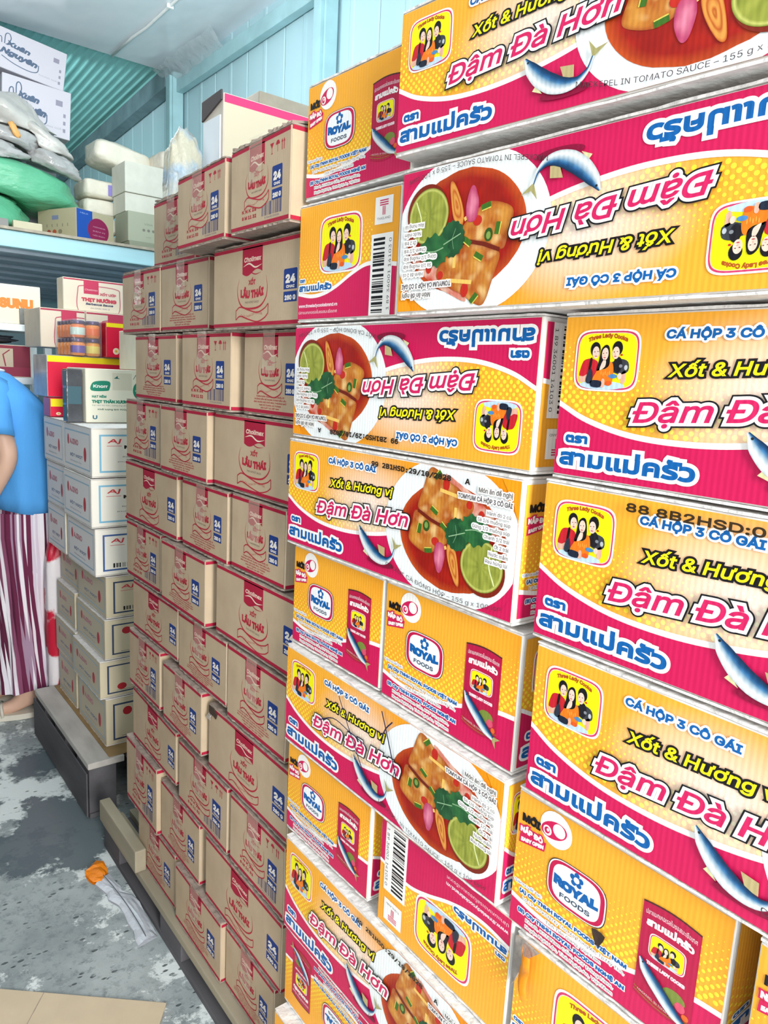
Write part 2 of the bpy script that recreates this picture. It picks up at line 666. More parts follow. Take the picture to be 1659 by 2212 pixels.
# ------------------------------------------------ emblem with three ladies
def emblem(P, x, y, w, h, L, detail=True, arc=True):
    def q(px, py):
        return (x + (px - 140) / 1250 * w, y + (1 - (py - 300) / 1060) * h)

    def pl(pts, c, l):
        P.patch(smooth_loop([q(*p) for p in pts], 3), lambda a, b, r: lin(c) if isinstance(c, str) else c, L + l, 1)

    def el(px, py, rx, ry, c, l, n=18):
        a, b = q(px, py)
        P.ell(a, b, rx / 1250 * w, ry / 1060 * h, lin(c), L + l, n)
    cx, cy = x + w / 2, y + h / 2
    P.ell(cx, cy, w / 2, h / 2, WH, L, 48, 5.2)
    P.ell(cx, cy, w * .475, h * .47, lin('#D23A68'), L + 1, 48, 5.2)
    P.ell(cx, cy, w * .455, h * .445, lin('#F3D9C8'), L + 2, 48, 5.2)
    P.ell(cx, cy, w * .445, h * .435, lin('#F5EE12'), L + 3, 48, 5.2)
    if arc:
        P.text('Three Lady Cooks', x + w * .50, y + h * .80, h * .085, lin('#B4551C'), L + 4, width=w * .60, bold=h * .006,
               bend=lambda t: h * .07 * (1 - (2 * t - 1) ** 2), align='c')
    sk, sk2 = '#F2CDBB', '#E3AE98'
    el(720, 1255, 440, 75, '#BFD8EC', 4, 24)
    pl([(455, 800), (330, 840), (270, 1000), (262, 1100), (340, 1120), (440, 1075), (600, 1160), (620, 980), (610, 860), (540, 815)], '#C4232F', 5)
    pl([(255, 1110), (350, 1110), (430, 1070), (440, 1170), (300, 1215)], sk2, 6)
    pl([(860, 880), (960, 830), (1060, 800), (1190, 850), (1205, 1000), (1085, 1060), (960, 1040), (880, 1000)], '#3C3F46', 5)
    pl([(1085, 1040), (1165, 1010), (1160, 1195), (1085, 1205)], sk2, 5)
    el(545, 640, 98, 125, '#17161B', 6)
    el(970, 625, 98, 122, '#17161B', 6)
    el(1000, 900, 85, 135, '#1D1C22', 6)
    pl([(745, 565), (820, 620), (845, 880), (780, 965), (690, 985), (600, 1005), (635, 830), (660, 650)], '#151419', 7)
    pl([(640, 965), (700, 990), (790, 960), (850, 850), (915, 900), (935, 1060), (905, 1240), (800, 1250), (545, 1180), (590, 1050)], '#EE7A1C', 7)
    pl([(715, 830), (770, 830), (765, 930), (700, 985), (660, 985)], sk, 8)
    el(560, 695, 68, 105, sk, 7)
    el(745, 720, 64, 108, sk, 8)
    el(948, 700, 68, 105, sk, 7)
    pl([(462, 800), (505, 810), (480, 1000), (440, 1010)], '#1A1114', 7)
    if detail:
        for fx, fy in ((570, 690), (742, 715), (945, 690)):
            el(fx - 30, fy - 5, 13, 7, '#3B2A28', 9, 8)
            el(fx + 30, fy - 12, 13, 7, '#3B2A28', 9, 8)
            el(fx, fy + 68, 24, 9, '#C5414F', 9, 8)
            el(fx, fy + 30, 9, 14, '#E0AF9C', 9, 8)
        el(1060, 735, 24, 18, '#C2202F', 9, 8)
        el(1160, 945, 34, 45, '#B9BEC4', 8, 8)
        el(1060, 920, 34, 30, '#82868C', 7, 8)
        for k in range(5):
            el(700 + 40 * k, 1040 + 22 * (k % 2), 9, 40, '#F7A544', 8, 8)
    pl([(455, 1000), (510, 990), (540, 1140), (500, 1230), (420, 1220), (405, 1150)], '#2B3140', 9)
    el(930, 1095, 80, 38, '#4A86BE', 9)
    pl([(510, 1180), (710, 1185), (700, 1290), (520, 1280)], '#1D2638', 9)
    pl([(725, 1150), (780, 1160), (775, 1280), (715, 1280)], sk2, 9)
    el(860, 1215, 62, 40, '#E25A22', 9)
    el(1060, 1090, 40, 55, sk, 9)


# ------------------------------------------------ mackerel along a spine
def mackerel(P, spine, wid, L, fin=True, back=1):
    S = cat_rom(spine, 5)
    W = np.interp(np.linspace(0, 1, len(S)), np.linspace(0, 1, len(wid)), wid)
    d = np.gradient(S, axis=0)
    d /= np.hypot(d[:, 0], d[:, 1])[:, None]
    nr = np.stack([-d[:, 1], d[:, 0]], 1) * back
    if fin:
        i = int(len(S) * .52)
        P.poly([S[i] + nr[i] * W[i] * .8, S[i - 2] + nr[i] * W[i] * 2.1, S[i + 2] + nr[i] * W[i] * 2.3, S[i + 3] + nr[i] * W[i] * .8], lin('#B9A878'), L)
        i = int(len(S) * .3)
        P.poly([S[i] - nr[i] * W[i] * .8, S[i] - nr[i] * W[i] * 1.5, S[i + 3] - nr[i] * W[i] * 1.2], lin('#D8D2A0'), L)
    K = 8
    cols = ['#B9C0C2', '#D9DEDF', '#E6EAEA', '#C3CED4', '#93AEC2', '#467AA4', '#1F5384', '#153A60', '#122C46']
    V, C, T = [], [], []
    for i, p in enumerate(S):
        for k in range(K + 1):
            t = -1 + 2 * k / K
            V.append(p + nr[i] * W[i] * t)
            c = np.array(lin(cols[k]))
            if k in (5, 6):
                c = c * (0.8 + 0.4 * math.sin(i * 2.4) ** 2)
            C.append(c)
    for i in range(len(S) - 1):
        for k in range(K):
            a = i * (K + 1) + k
            T += [(a, a + 1, a + K + 2), (a, a + K + 2, a + K + 1)]
    P.add(V, T, np.array(C), L + 1)
    e, de, ne = S[-1], d[-1], nr[-1]
    t = W.max() * 1.5
    P.poly([e - ne * W[-1], e + de * t * .9 - ne * t * .75, e + de * t * .45, e + de * t * .9 + ne * t * .75, e + ne * W[-1]], lin('#A8A06A'), L + 1)
    h = S[2]
    P.ell(h[0] + nr[2][0] * W[2] * .2, h[1] + nr[2][1] * W[2] * .2, W.max() * .13, W.max() * .13, lin('#20262C'), L + 2, 10)


def bg_orange(P, L, glow=True, gx=1.25, gy=.55):
    A = P.asp

    def f(u, v):
        c = mixc(lin('#F0920F'), lin('#F7AE36'), .5 + .5 * math.sin(u * 1.3 + v))
        if glow:
            d = math.hypot((u - gx) / .72, (v - gy) / .48)
            c = mixc(lin('#F9E4D6'), c, d ** 1.2)
        return c
    P.grid(0, 0, A, 1, 40, 14, f, L)


def wave(P, pts, L, wband=.035):
    """red foot of the design under a white band"""
    c = cat_rom(pts, 6)
    up = c + np.array([0, wband])
    P.poly(np.vstack([up, [[P.asp, 0], [0, 0]]]).tolist(), WH, L)
    P.poly(np.vstack([c, [[P.asp, 0], [0, 0]]]).tolist(), RED, L + 1)
    return c


def halftone(P, c, L, reach=.42, glow=None, umax=9, pitch=.056, umin=0):
    out = []
    j = 0
    v = .0
    while v < 1:
        u = umin + (pitch / 2 if j % 2 else 0) + .01
        while u < min(P.asp - .005, umax):
            base = np.interp(u, c[:, 0], c[:, 1]) + .05
            t = (v - base) / reach
            if 0 <= t < 1:
                r = pitch * .29 * (1 - t) ** .75
                col = lin('#FFDF3C')
                if glow:
                    col = mixc(lin('#FFF6DE'), col, math.hypot((u - glow[0]) / .6, (v - glow[1]) / .42) - .1)
                if r > .0022:
                    out.append((u, v, r, col))
            u += pitch
        v += pitch / 2
        j += 1
    P.dots(out, L)


def barcode(P, x0, y0, x1, y1, L, horiz=False, col=BLK, seed=3, n=44):
    r = random.Random(seed)
    ws = [r.choice((1, 1, 2, 3)) for _ in range(n)]
    tot = sum(ws)
    t = 0
    for i, w in enumerate(ws):
        if i % 2 == 0:
            if horiz:
                P.rect(x0, y0 + (y1 - y0) * t / tot, x1, y0 + (y1 - y0) * (t + w) / tot, col, L)
            else:
                P.rect(x0 + (x1 - x0) * t / tot, y0, x0 + (x1 - x0) * (t + w) / tot, y1, col, L)
        t += w


GREYT = lin('#5A5358')


def dish(P, L):
    """plate of mackerel tom yum on the right of the long panel"""
    A = P.asp
    P.ell(2.17, .5, .70, .57, lin('#EEF2F2'), L, 64)
    P.poly([(2.66, 1.0), (A, 1.0), (A, .70), (2.78, .82)], OR, L + 1)
    P.poly([(2.60, 0), (A, 0), (A, .20), (2.74, .07)], RED, L + 1)
    o = [(2.2 + .545 * math.cos(t) * (1 + .02 * nz(math.cos(t), math.sin(t), 3)), .475 + .415 * math.sin(t) * (1 + .04 * nz(math.cos(t), math.sin(t), 5, 4)))
         for t in np.linspace(0, 2 * math.pi, 56, endpoint=False)]

    def sauce(x, y, r):
        c = mixc(lin('#8F1712'), lin('#AC2014'), .5 + nz(x, y, 14))
        c = mixc(c, lin('#C9541E'), max(0, (r - .84) / .16) * .9)
        return mixc(c, lin('#7D1010'), max(0, nz(x, y, 6, 9)) * .7)
    P.patch(o, sauce, L + 2, 12)

    def flesh(a, b, s):
        def f(x, y, r):
            n = .5 + .8 * nz(x, y, 9, s) + .35 * nz(x * 3, y, 22, s)
            c = mixc(lin('#CE8C38'), lin('#A84A1A'), n)
            c = mixc(c, lin('#EBC684'), max(0, nz(x, y, 13, s + 5)) * 1.2)
            return mixc(c, lin('#9A3A1A'), max(0, r - .86) * 4.5)
        return f
    # red and white garnish behind the fish
    P.patch(smooth_loop([(2.12, .95), (2.28, .90), (2.48, .80), (2.66, .66), (2.70, .52), (2.5, .6), (2.3, .7)]), lambda x, y, r: mixc(lin('#E9C9B4'), lin('#C63A22'), .5 + nz(x, y, 12)), L + 3, 5)
    P.patch(smooth_loop([(1.96, .98), (2.06, .97), (2.16, .91), (2.30, .85), (2.42, .77), (2.38, .66), (2.31, .59), (2.12, .57), (1.95, .61), (1.85, .66), (1.89, .80)], 8), flesh(0, 0, 1), L + 5, 18)
    P.patch(smooth_loop([(1.83, .63), (1.98, .57), (2.17, .53), (2.20, .46), (2.12, .38), (1.98, .31), (1.83, .34), (1.76, .40), (1.79, .52)], 8), flesh(0, 0, 7), L + 4, 18)
    P.poly([(1.86, .645), (2.0, .595), (2.16, .555), (2.14, .535), (1.98, .57), (1.85, .62)], lin('#6E2113'), L + 6)
    for a, b in (((2.08, .83), (2.32, .80)), ((2.25, .72), (2.25, .52)), ((2.40, .66), (2.33, .50)), ((2.18, .40), (2.10, .36))):
        P.stroke([a, b], .028, lin('#EFC163'), L + 7)
    for x, y, rx, ry in ((2.14, .88, .035, .05), (2.38, .76, .03, .03), (2.06, .42, .04, .035), (2.5, .70, .03, .04)):
        P.ell(x, y, rx, ry, lin('#C02A1E'), L + 7, 12)
    for x, y, a in ((2.03, .66, -.5), (1.88, .49, 1.4), (1.99, .335, .2), (2.14, .55, -.6), (2.05, .94, .8)):
        c, s_ = math.cos(a), math.sin(a)
        P.poly([(x + c * p - s_ * q, y + s_ * p + c * q) for p, q in ((-.04, -.02), (.04, -.02), (.04, .02), (-.04, .02))], lin('#3E6B22'), L + 7)
        P.stroke([(x - .04 * c - .02 * s_, y - .04 * s_ + .02 * c), (x + .04 * c - .02 * s_, y + .04 * s_ + .02 * c)], .008, lin('#D9C95A'), L + 8)
    P.ell(1.955, .525, .036, .045, lin('#31541E'), L + 7, 16)
    P.ell(1.955, .53, .02, .026, lin('#7E9A4A'), L + 8, 12)
    P.patch(smooth_loop([(2.09, .42), (2.15, .41), (2.17, .32), (2.14, .20), (2.10, .19), (2.06, .28), (2.06, .37)]), lambda x, y, r: mixc(lin('#E58AA2'), lin('#B03060'), r * .9 + .3 * nz(x, y, 20)), L + 8, 5)
    P.patch(smooth_loop([(2.20, .44), (2.27, .40), (2.31, .28), (2.33, .14), (2.29, .14), (2.22, .26), (2.185, .37)]), lambda x, y, r: mixc(lin('#E2A24C'), lin('#B9561E'), .5 + .5 * math.sin(r * 14)), L + 8, 7)

    def lime(x, y, r):
        a = math.atan2(y - .33, x - 2.53)
        if r > .94: return lin('#6F7A1E')
        if r > .88: return lin('#C2C46A')
        c = mixc(lin('#868E34'), lin('#A3A848'), .5 + .28 * math.sin(a * 9) + .5 * nz(x, y * .3, 18, 3))
        return mixc(c, lin('#67722A'), max(0, nz(x, y * .25, 30)) * 1.0)
    P.ell(2.545, .31, .205, .20, lin('#7C2414'), L + 8, 40)
    P.patch([(2.53 + .20 * math.cos(t), .335 + .195 * math.sin(t)) for t in np.linspace(0, 2 * math.pi, 54, endpoint=False)], lime, L + 9, 14)
    P.stroke(cat_rom([(2.62, .50), (2.60, .36), (2.66, .22)], 5), .012, lin('#D9E0A0'), L + 10)

    def leaf(c0, c1):
        return lambda x, y, r: mixc(lin(c0), lin(c1), .5 + nz(x, y, 15) + .2 * r)
    P.patch([(2.28 + .115 * math.cos(t) * (1 + .05 * math.sin(t * 15)), .52 + .125 * math.sin(t) * (1 + .05 * math.sin(t * 15))) for t in np.linspace(0, 2 * math.pi, 46, endpoint=False)], leaf('#173F26', '#285C36'), L + 11, 5)
    P.patch([(2.45 + .15 * math.cos(t) * (1 + .12 * math.sin(t * 9)), .585 + .115 * math.sin(t) * (1 + .12 * math.sin(t * 11))) for t in np.linspace(0, 2 * math.pi, 60, endpoint=False)], leaf('#1C4B2C', '#2F6B3A'), L + 12, 5)
    P.stroke(cat_rom([(2.20, .49), (2.28, .52), (2.36, .55)], 4), .008, lin('#8FB48A'), L + 13)
    P.stroke(cat_rom([(2.36, .57), (2.45, .59), (2.55, .58)], 4), .008, lin('#8FB48A'), L + 13)
    P.stroke([(2.25, .45), (2.28, .52), (2.26, .59)], .005, lin('#6C9A70'), L + 13)
    hw = [(.011, WH)]
    P.text('Món ăn đề nghị', 2.765, .875, .046, lin('#77716F'), L + 14, width=.30, align='r', halo=hw, bold=.0015)
    P.text('TOMYUM CÁ HỘP 3 CÔ GÁI', 2.77, .805, .046, GREYT, L + 14, width=.50, align='r', halo=hw, bold=.0015)
    for k, t in enumerate(('Hành đỏ 2 củ', 'Sả 1/6 muỗng súp', 'Gừng 1/2 muỗng súp', 'Chanh 1/2 trái', 'Ớt 2 trái', 'Nước mắm', 'Rau húng lủi')):
        P.text(t, 2.765, .725 - .058 * k, .036, lin('#8A8486'), L + 14, align='r', halo=hw, bold=.0006)


def long_panel(foot='CÁ XỐT CÀ ĐÓNG HỘP – 155 g x 100 lon', date=None):
    P = Print(2.82)
    bg_orange(P, 0)
    c = wave(P, [(0, .44), (.20, .345), (.48, .275), (.78, .255), (1.1, .275), (1.5, .35), (1.9, .5), (2.82, .7)], 3)
    halftone(P, c, 1, .44, (1.25, .55), 1.75)
    
    emblem(P, .085, .545, .425, .375, 6)
    dish(P, 5)
    P.text('CÁ HỘP 3 CÔ GÁI', .655, .862, .062, BLUE, 8, width=.66, shear=.06, bold=.004, halo=[(.016, WH)])
    P.text('Xốt & Hương vị', .69, .645, .098, YEL, 8, width=.84, shear=.22, bold=.003, halo=[(.016, BLK)], bend=lambda t: .045 * t)
    P.text('Đậm Đà Hơn', .50, .372, .162, PINK, 8 + 18, width=1.24, shear=.28, bold=.0045, halo=[(.032, BLK), (.0225, WH)], bend=lambda t: .10 * t)
    P.text('ตรา', .075, .215, .062, BLUE, 8, fk='thai', width=.145, bold=.006, halo=[(.022, WH)], cap=.6)
    P.text('สามแม่ครัว', .045, .070, .112, BLUE, 8, fk='thai', width=.85, bold=.0075, halo=[(.030, WH)], cap=.6)
    P.ell(1.44, .10, .17, .035, lin('#8A0E38'), 18, 24)
    mackerel(P, [(1.145, .37), (1.20, .29), (1.29, .205), (1.40, .145), (1.51, .135), (1.585, .185), (1.615, .26)],
             [.008, .042, .058, .060, .046, .026, .012, .008], 26)
    x0, x1 = 1.52, 2.74
    P.text(foot, x0, .012, .048, lin('#4A3A40'), 28, width=x1 - x0, bend=lambda t: .085 * (2 * t - 1.15) ** 2 * .8)
    if date:
        P.text(date, 1.28, .915, .052, lin('#2E241E'), 30, fk='mono', width=1.1, bold=.003)
    return P


def lady_panel():
    P = Print(1.45)
    bg_orange(P, 0, False)
    c = wave(P, [(0, .215), (.22, .185), (.42, .20), (.62, .255), (.85, .35), (1.05, .41), (1.25, .405), (1.45, .38)], 3)
    halftone(P, c, 1, .40, None, 1.12)
    emblem(P, .34, .385, .64, .50, 6)
    P.rect(1.14, .73, 1.37, .945, WH, 4)
    for k in range(3):
        P.rect(1.20, .875 + .018 * k, 1.31, .884 + .018 * k, RED, 5)
    for k in range(3):
        P.rect(1.238 + .014 * k, .80, 1.246 + .014 * k, .87, RED, 5)
    P.text('THAILAND', 1.255, .765, .026, GREYT, 5, width=.17, align='c')
    P.rect(1.11, -.01, 1.39, .655, WH, 6)
    barcode(P, 1.14, .02, 1.29, .63, 7, True)
    P.text('1 89 36001 14103 0', 1.375, .04, .045, BLK, 7, width=.57, rot=math.pi / 2)
    P.text('ตรา', .03, .335, .035, BLUE, 7, fk='thai', width=.085, bold=.003, halo=[(.012, WH)], cap=.6)
    P.text('สามแม่ครัว', .02, .255, .062, BLUE, 7, fk='thai', width=.53, bold=.005, halo=[(.018, WH)], cap=.6)
    P.text('www.threeladycooksbrand.vn', .02, .105, .038, lin('#F3D6DE'), 7, width=.63, bold=.002)
    P.text('ปลาแมกเคอเรลในซอสมะเขือเทศ', .02, .045, .034, lin('#F3D6DE'), 7, fk='thai', width=.63, cap=.6)
    return P


def royal_emblem(P, cx, cy, hw, hh, L):
    for k, (s, c) in enumerate(((1, '#2B2330'), (.975, '#F6F2F0'), (.935, '#C2184C'), (.80, '#F4F5F6'))):
        P.ell(cx, cy, hw * s, hh * (s if k < 3 else .83), lin(c), L + k, 44, 3.6)
    for k in range(5):
        a = math.pi / 2 + 2 * math.pi * k / 5
        P.ell(cx + .20 * hh * math.cos(a), cy + hh * .52 + .20 * hh * math.sin(a), .12 * hh, .12 * hh, BLUE, L + 4, 12)
    P.ell(cx, cy + hh * .52, .13 * hh, .13 * hh, lin('#F4F5F6'), L + 5, 12)
    P.text('ROYAL', cx, cy - hh * .20, hh * .46, BLUE, L + 4, width=hw * 1.42, bold=hh * .055, align='c', bend=lambda t: hh * .08 * (2 * t - 1) ** 2)
    P.text('FOODS', cx, cy - hh * .62, hh * .26, lin('#3A4B63'), L + 4, width=hw * 1.0, bold=hh * .012, align='c')


def can_art(P, x0, y0, x1, y1, L):
    w, h = x1 - x0, y1 - y0
    arcu = [(x0 + w * t, y1 - h * .03 + h * .03 * math.sin(math.pi * t)) for t in np.linspace(0, 1, 9)]
    arcd = [(x0 + w * t, y0 + h * .05 - h * .05 * math.sin(math.pi * t)) for t in np.linspace(1, 0, 9)]
    P.poly(arcu + arcd, lin('#B51A45'), L)
    P.stroke(arcu, h * .016, lin('#4A2A2A'), L + 1)
    for k in range(2):
        P.stroke([(a, b + h * (.035 + .03 * k)) for a, b in arcd], h * .010, lin('#9A6A2C'), L + 1)
    P.text('ปลาแมกเคอเรลในซอสมะเขือเทศ', x0 + w * .06, y1 - h * .135, h * .055, lin('#F3E6E8'), L + 1, fk='thai', width=w * .88, cap=.6, bend=lambda t: h * .02 * math.sin(math.pi * t))
    P.text('สามแม่ครัว', x0 + w * .10, y1 - h * .235, h * .075, WH, L + 1, fk='thai', width=w * .80, cap=.6, bold=h * .006, bend=lambda t: h * .015 * math.sin(math.pi * t))
    emblem(P, x0 + w * .17, y1 - h * .52, w * .64, h * .24, L + 1, False, False)
    P.text('THREE LADY COOKS', x0 + w * .5, y1 - h * .60, h * .04, lin('#F3D9DE'), L + 1, width=w * .66, bold=h * .004, align='c')
    P.ell(x0 + w * .68, y0 + h * .25, w * .20, h * .07, lin('#7A8A3C'), L + 1, 14)
    P.ell(x0 + w * .80, y0 + h * .20, w * .09, h * .045, lin('#D9536E'), L + 2, 14)
    P.ell(x0 + w * .90, y0 + h * .14, w * .06, h * .03, lin('#E06A2C'), L + 2, 12)
    mackerel(P, [(x0 + w * .06, y0 + h * .43), (x0 + w * .20, y0 + h * .33), (x0 + w * .45, y0 + h * .22), (x0 + w * .70, y0 + h * .12), (x0 + w * .93, y0 + h * .06)],
             [h * .01, h * .05, h * .062, h * .062, h * .05, h * .025], L + 12, False)
    P.text('MACKEREL IN TOMATO SAUCE', x0 + w * .08, y0 + h * .10, h * .028, lin('#E9C9CF'), L + 11, width=w * .8, bend=lambda t: -h * .05 * t)


def royal_panel():
    P = Print(1.45)
    bg_orange(P, 0, False)
    c = wave(P, [(0, .19), (.2, .155), (.4, .155), (.76, .205), (1.05, .30), (1.28, .36), (1.45, .38)], 3)
    halftone(P, c, 1, .46)
    P.ell(.31, .87, .125, .125, WH, 5, 32)
    c_, s_ = math.cos(.35), math.sin(.35)
    o = [(.30 + c_ * a - s_ * b, .86 + s_ * a + c_ * b) for a, b in [(.10 * math.cos(t) * (1.0 if math.cos(t) > 0 else 1.1), .062 * math.sin(t)) for t in np.linspace(0, 2 * math.pi, 26, endpoint=False)]]
    P.poly(o, RED, 6)
    P.ell(.335, .875, .048, .048, WH, 7, 20)
    P.ell(.245, .835, .034, .036, WH, 7, 14)
    P.ell(.243, .835, .022, .024, RED, 8, 12)
    P.ell(.25, .84, .010, .012, WH, 9, 8)
    P.text('MỚI', .045, .80, .070, BLK, 7, width=.14, bold=.006)
    P.text('NẮP ĐỎ', .035, .715, .048, WH, 7, width=.18, bold=.004, halo=[(.014, RED)])
    P.poly([(.025, .625), (.235, .665), (.245, .735), (.03, .695)], RED, 6)
    P.text('EASY OPEN', .045, .645, .034, WH, 7, width=.18, bold=.003, bend=lambda t: .035 * t)
    royal_emblem(P, .50, .535, .225, .165, 8)
    can_art(P, .95, .13, 1.30, .81, 7)
    h1, h2 = [(.009, WH)], [(.006, WH)]
    P.text('Sản xuất tại:', .02, .318, .030, BLUE, 6, width=.23, halo=h2)
    P.text('(A) Cty TNHH ROYAL FOODS VIỆT NAM', .07, .262, .036, BLUE, 6, width=.82, bold=.003, halo=h1)
    P.text('Lô 19-20 KCN Mỹ Tho, Xã Trung An, Tp.Mỹ Tho,', .10, .212, .030, GREYT, 6, width=.78, halo=h2)
    P.text('Tỉnh Tiền Giang, Việt Nam', .30, .166, .030, GREYT, 6, width=.42, halo=h2)
    P.text('(B) Cty TNHH ROYAL FOODS NGHỆ AN', .07, .112, .036, BLUE, 6, width=.82, bold=.003, halo=h1)
    P.text('Khu B, KCN Nam Cấm, KKT Đông Nam,', .14, .064, .030, GREYT, 6, width=.68, halo=h2)
    P.text('Huyện Nghi Lộc, Tỉnh Nghệ An, Việt Nam', .14, .018, .030, GREYT, 6, width=.68, halo=h2)
    return P


# ------------------------------------------------ kraft sauce cartons
def sauce_panel(kind):
    asp = {'wide': 2.22, 'icons': 1.6, 'text': 1.6}[kind]
    P = Print(asp)
    P.grid(0, 0, asp, 1, 10, 6, lambda u, v: mixc(KR, lin('#B6A084'), .5 + .6 * nz(u, v, 2.2)), 0)
    P.rect(0, .955, asp, 1, CRIM, 1)
    P.rect(0, 0, asp, .045, CRIM, 1)
    uc = 1.08 if kind == 'wide' else .74
    k, y0 = (1, 0) if kind == 'wide' else (.86, .17)
    tw = .26 if kind == 'wide' else .21

    def V(v):
        return y0 + v * k * (.98 if y0 else 1)
    bot = [(uc + tw * (1 - 2 * t), (.66 if not y0 else .70) + .035 * math.sin(t * 6.2)) for t in np.linspace(0, 1, 14)]
    P.poly([(uc - tw, .97), (uc + tw, .97)] + bot, CRIM, 1)
    P.text('Cholimex', uc, .80, .075, lin('#E8C9B8'), 2, width=tw * 1.65, shear=.25, bold=.004, align='c')
    P.stroke(cat_rom([(uc - tw * .9, .745), (uc - tw * .3, .775), (uc + tw * .3, .72), (uc + tw * .95, .745)], 5), .022, lin('#E8D5C0'), 2, taper=True)
    P.stroke(cat_rom([(uc - tw * .75, .655), (uc - tw * .3, .675), (uc + tw * .3, .635), (uc + tw * .9, .65)], 5), .014, CRIM, 1, taper=True)
    s = 1 if kind == 'wide' else .8
    R2 = lin('#B0283A')
    P.text('XỐT', uc, V(.515), .075 * s, R2, 1, width=.17 * s, bold=.005, align='c')
    P.text('LẨU THÁI', uc, V(.355), .115 * s, R2, 1, width=.58 * s, bold=.011, align='c', bend=lambda t: .02 * (2 * t - 1) ** 2)
    P.text('THAI HOTPOT SAUCE', uc, V(.285), .035 * s, lin('#54484A'), 1, width=.36 * s, align='c')
    P.stroke(cat_rom([(uc - .34 * s, V(.60)), (uc - .39 * s, V(.46)), (uc - .34 * s, V(.32)), (uc - .22 * s, V(.235)), (uc, V(.215)), (uc + .22 * s, V(.24)), (uc + .36 * s, V(.34)), (uc + .39 * s, V(.46)), (uc + .36 * s, V(.60))], 5), .026 * s, R2, 1, taper=True)
    rb = [(uc - .42 * s, V(.20)), (uc - .30 * s, V(.245)), (uc - .08 * s, V(.20)), (uc + .15 * s, V(.165)), (uc + .33 * s, V(.205)), (uc + .42 * s, V(.26))]
    rb2 = [(a, b - .115 * k) for a, b in rb]
    P.poly(np.vstack([cat_rom(rb, 4), cat_rom(rb2, 4)[::-1]]).tolist(), mixc(KR, lin('#B6A084'), .3), 2)
    P.stroke(cat_rom(rb, 5), .016, R2, 3)
    P.stroke(cat_rom(rb2, 5), .016, R2, 3)
    P.stroke([rb[0], rb2[0]], .014, R2, 3)
    P.stroke([rb[-1], rb2[-1]], .014, R2, 3)
    P.text('CHẤT CHUA CAY ĐẬM ĐÀ', uc, V(.125), .042 * s, R2, 3, width=.56 * s, align='c', bend=lambda t: -.02 * math.sin(t * 6.2))
    x = 1.86 if kind == 'wide' else 1.16
    wb = .30 if kind == 'wide' else .26
    P.rect(x, .40, x + wb, .62, NAVY, 1)
    P.poly([(x, .62), (x + wb, .62), (x + wb * .95, .635), (x + wb * .05, .635)], NAVY, 1)
    P.rect(x, .255, x + wb, .375, NAVY, 1)
    P.text('24', x + wb / 2, .48, .115, lin('#E9E2D8'), 2, width=wb * .66, bold=.010, align='c')
    P.text('CHAI', x + wb / 2, .418, .040, lin('#E9E2D8'), 2, width=wb * .6, bold=.003, align='c')
    P.text('280 G', x + wb / 2, .28, .068, lin('#E9E2D8'), 2, width=wb * .78, bold=.005, align='c')
    if kind == 'icons':
        P.poly([(1.09, .90), (1.19, .90), (1.145, .84), (1.145, .79), (1.165, .775), (1.115, .775), (1.135, .79), (1.135, .84)], R2, 1)
        P.poly([(1.24, .86)] + [(1.29 + .05 * math.cos(t), .86 + .05 * math.sin(t)) for t in np.linspace(math.pi, 0, 8)], R2, 1)
        P.stroke([(1.29, .87), (1.29, .78)], .010, R2, 1)
        for q in (1.40, 1.45):
            P.stroke([(q, .78), (q, .87)], .016, R2, 1)
            P.poly([(q - .022, .865), (q + .022, .865), (q, .905)], R2, 1)
        barcode(P, .90, .100, 1.43, .255, 1, False, lin('#3E4470'), 5, 40)
        P.text('8 934681 010286', .98, .065, .030, lin('#4B4F78'), 1, width=.38)
        P.text('K N K 28', .34, .195, .052, R2, 1, width=.40, bold=.004)
        P.text('8 M 11 32', .34, .115, .052, R2, 1, width=.40, bold=.004)
    elif kind == 'text':
        for q, t in enumerate(('THÀNH PHẦN: NƯỚC, ĐƯỜNG, MUỐI, ỚT', 'HƯỚNG DẪN SỬ DỤNG: DÙNG NẤU LẨU', 'BẢO QUẢN: NƠI KHÔ RÁO, THOÁNG MÁT', 'HẠN SỬ DỤNG: 12 THÁNG', 'SẢN XUẤT TẠI VIỆT NAM')):
            P.text(t, uc + .02, .205 - .036 * q, .024, R2, 1, width=(.78, .88, .9, .6, .5)[q], align='c', bold=.0012)
    return P
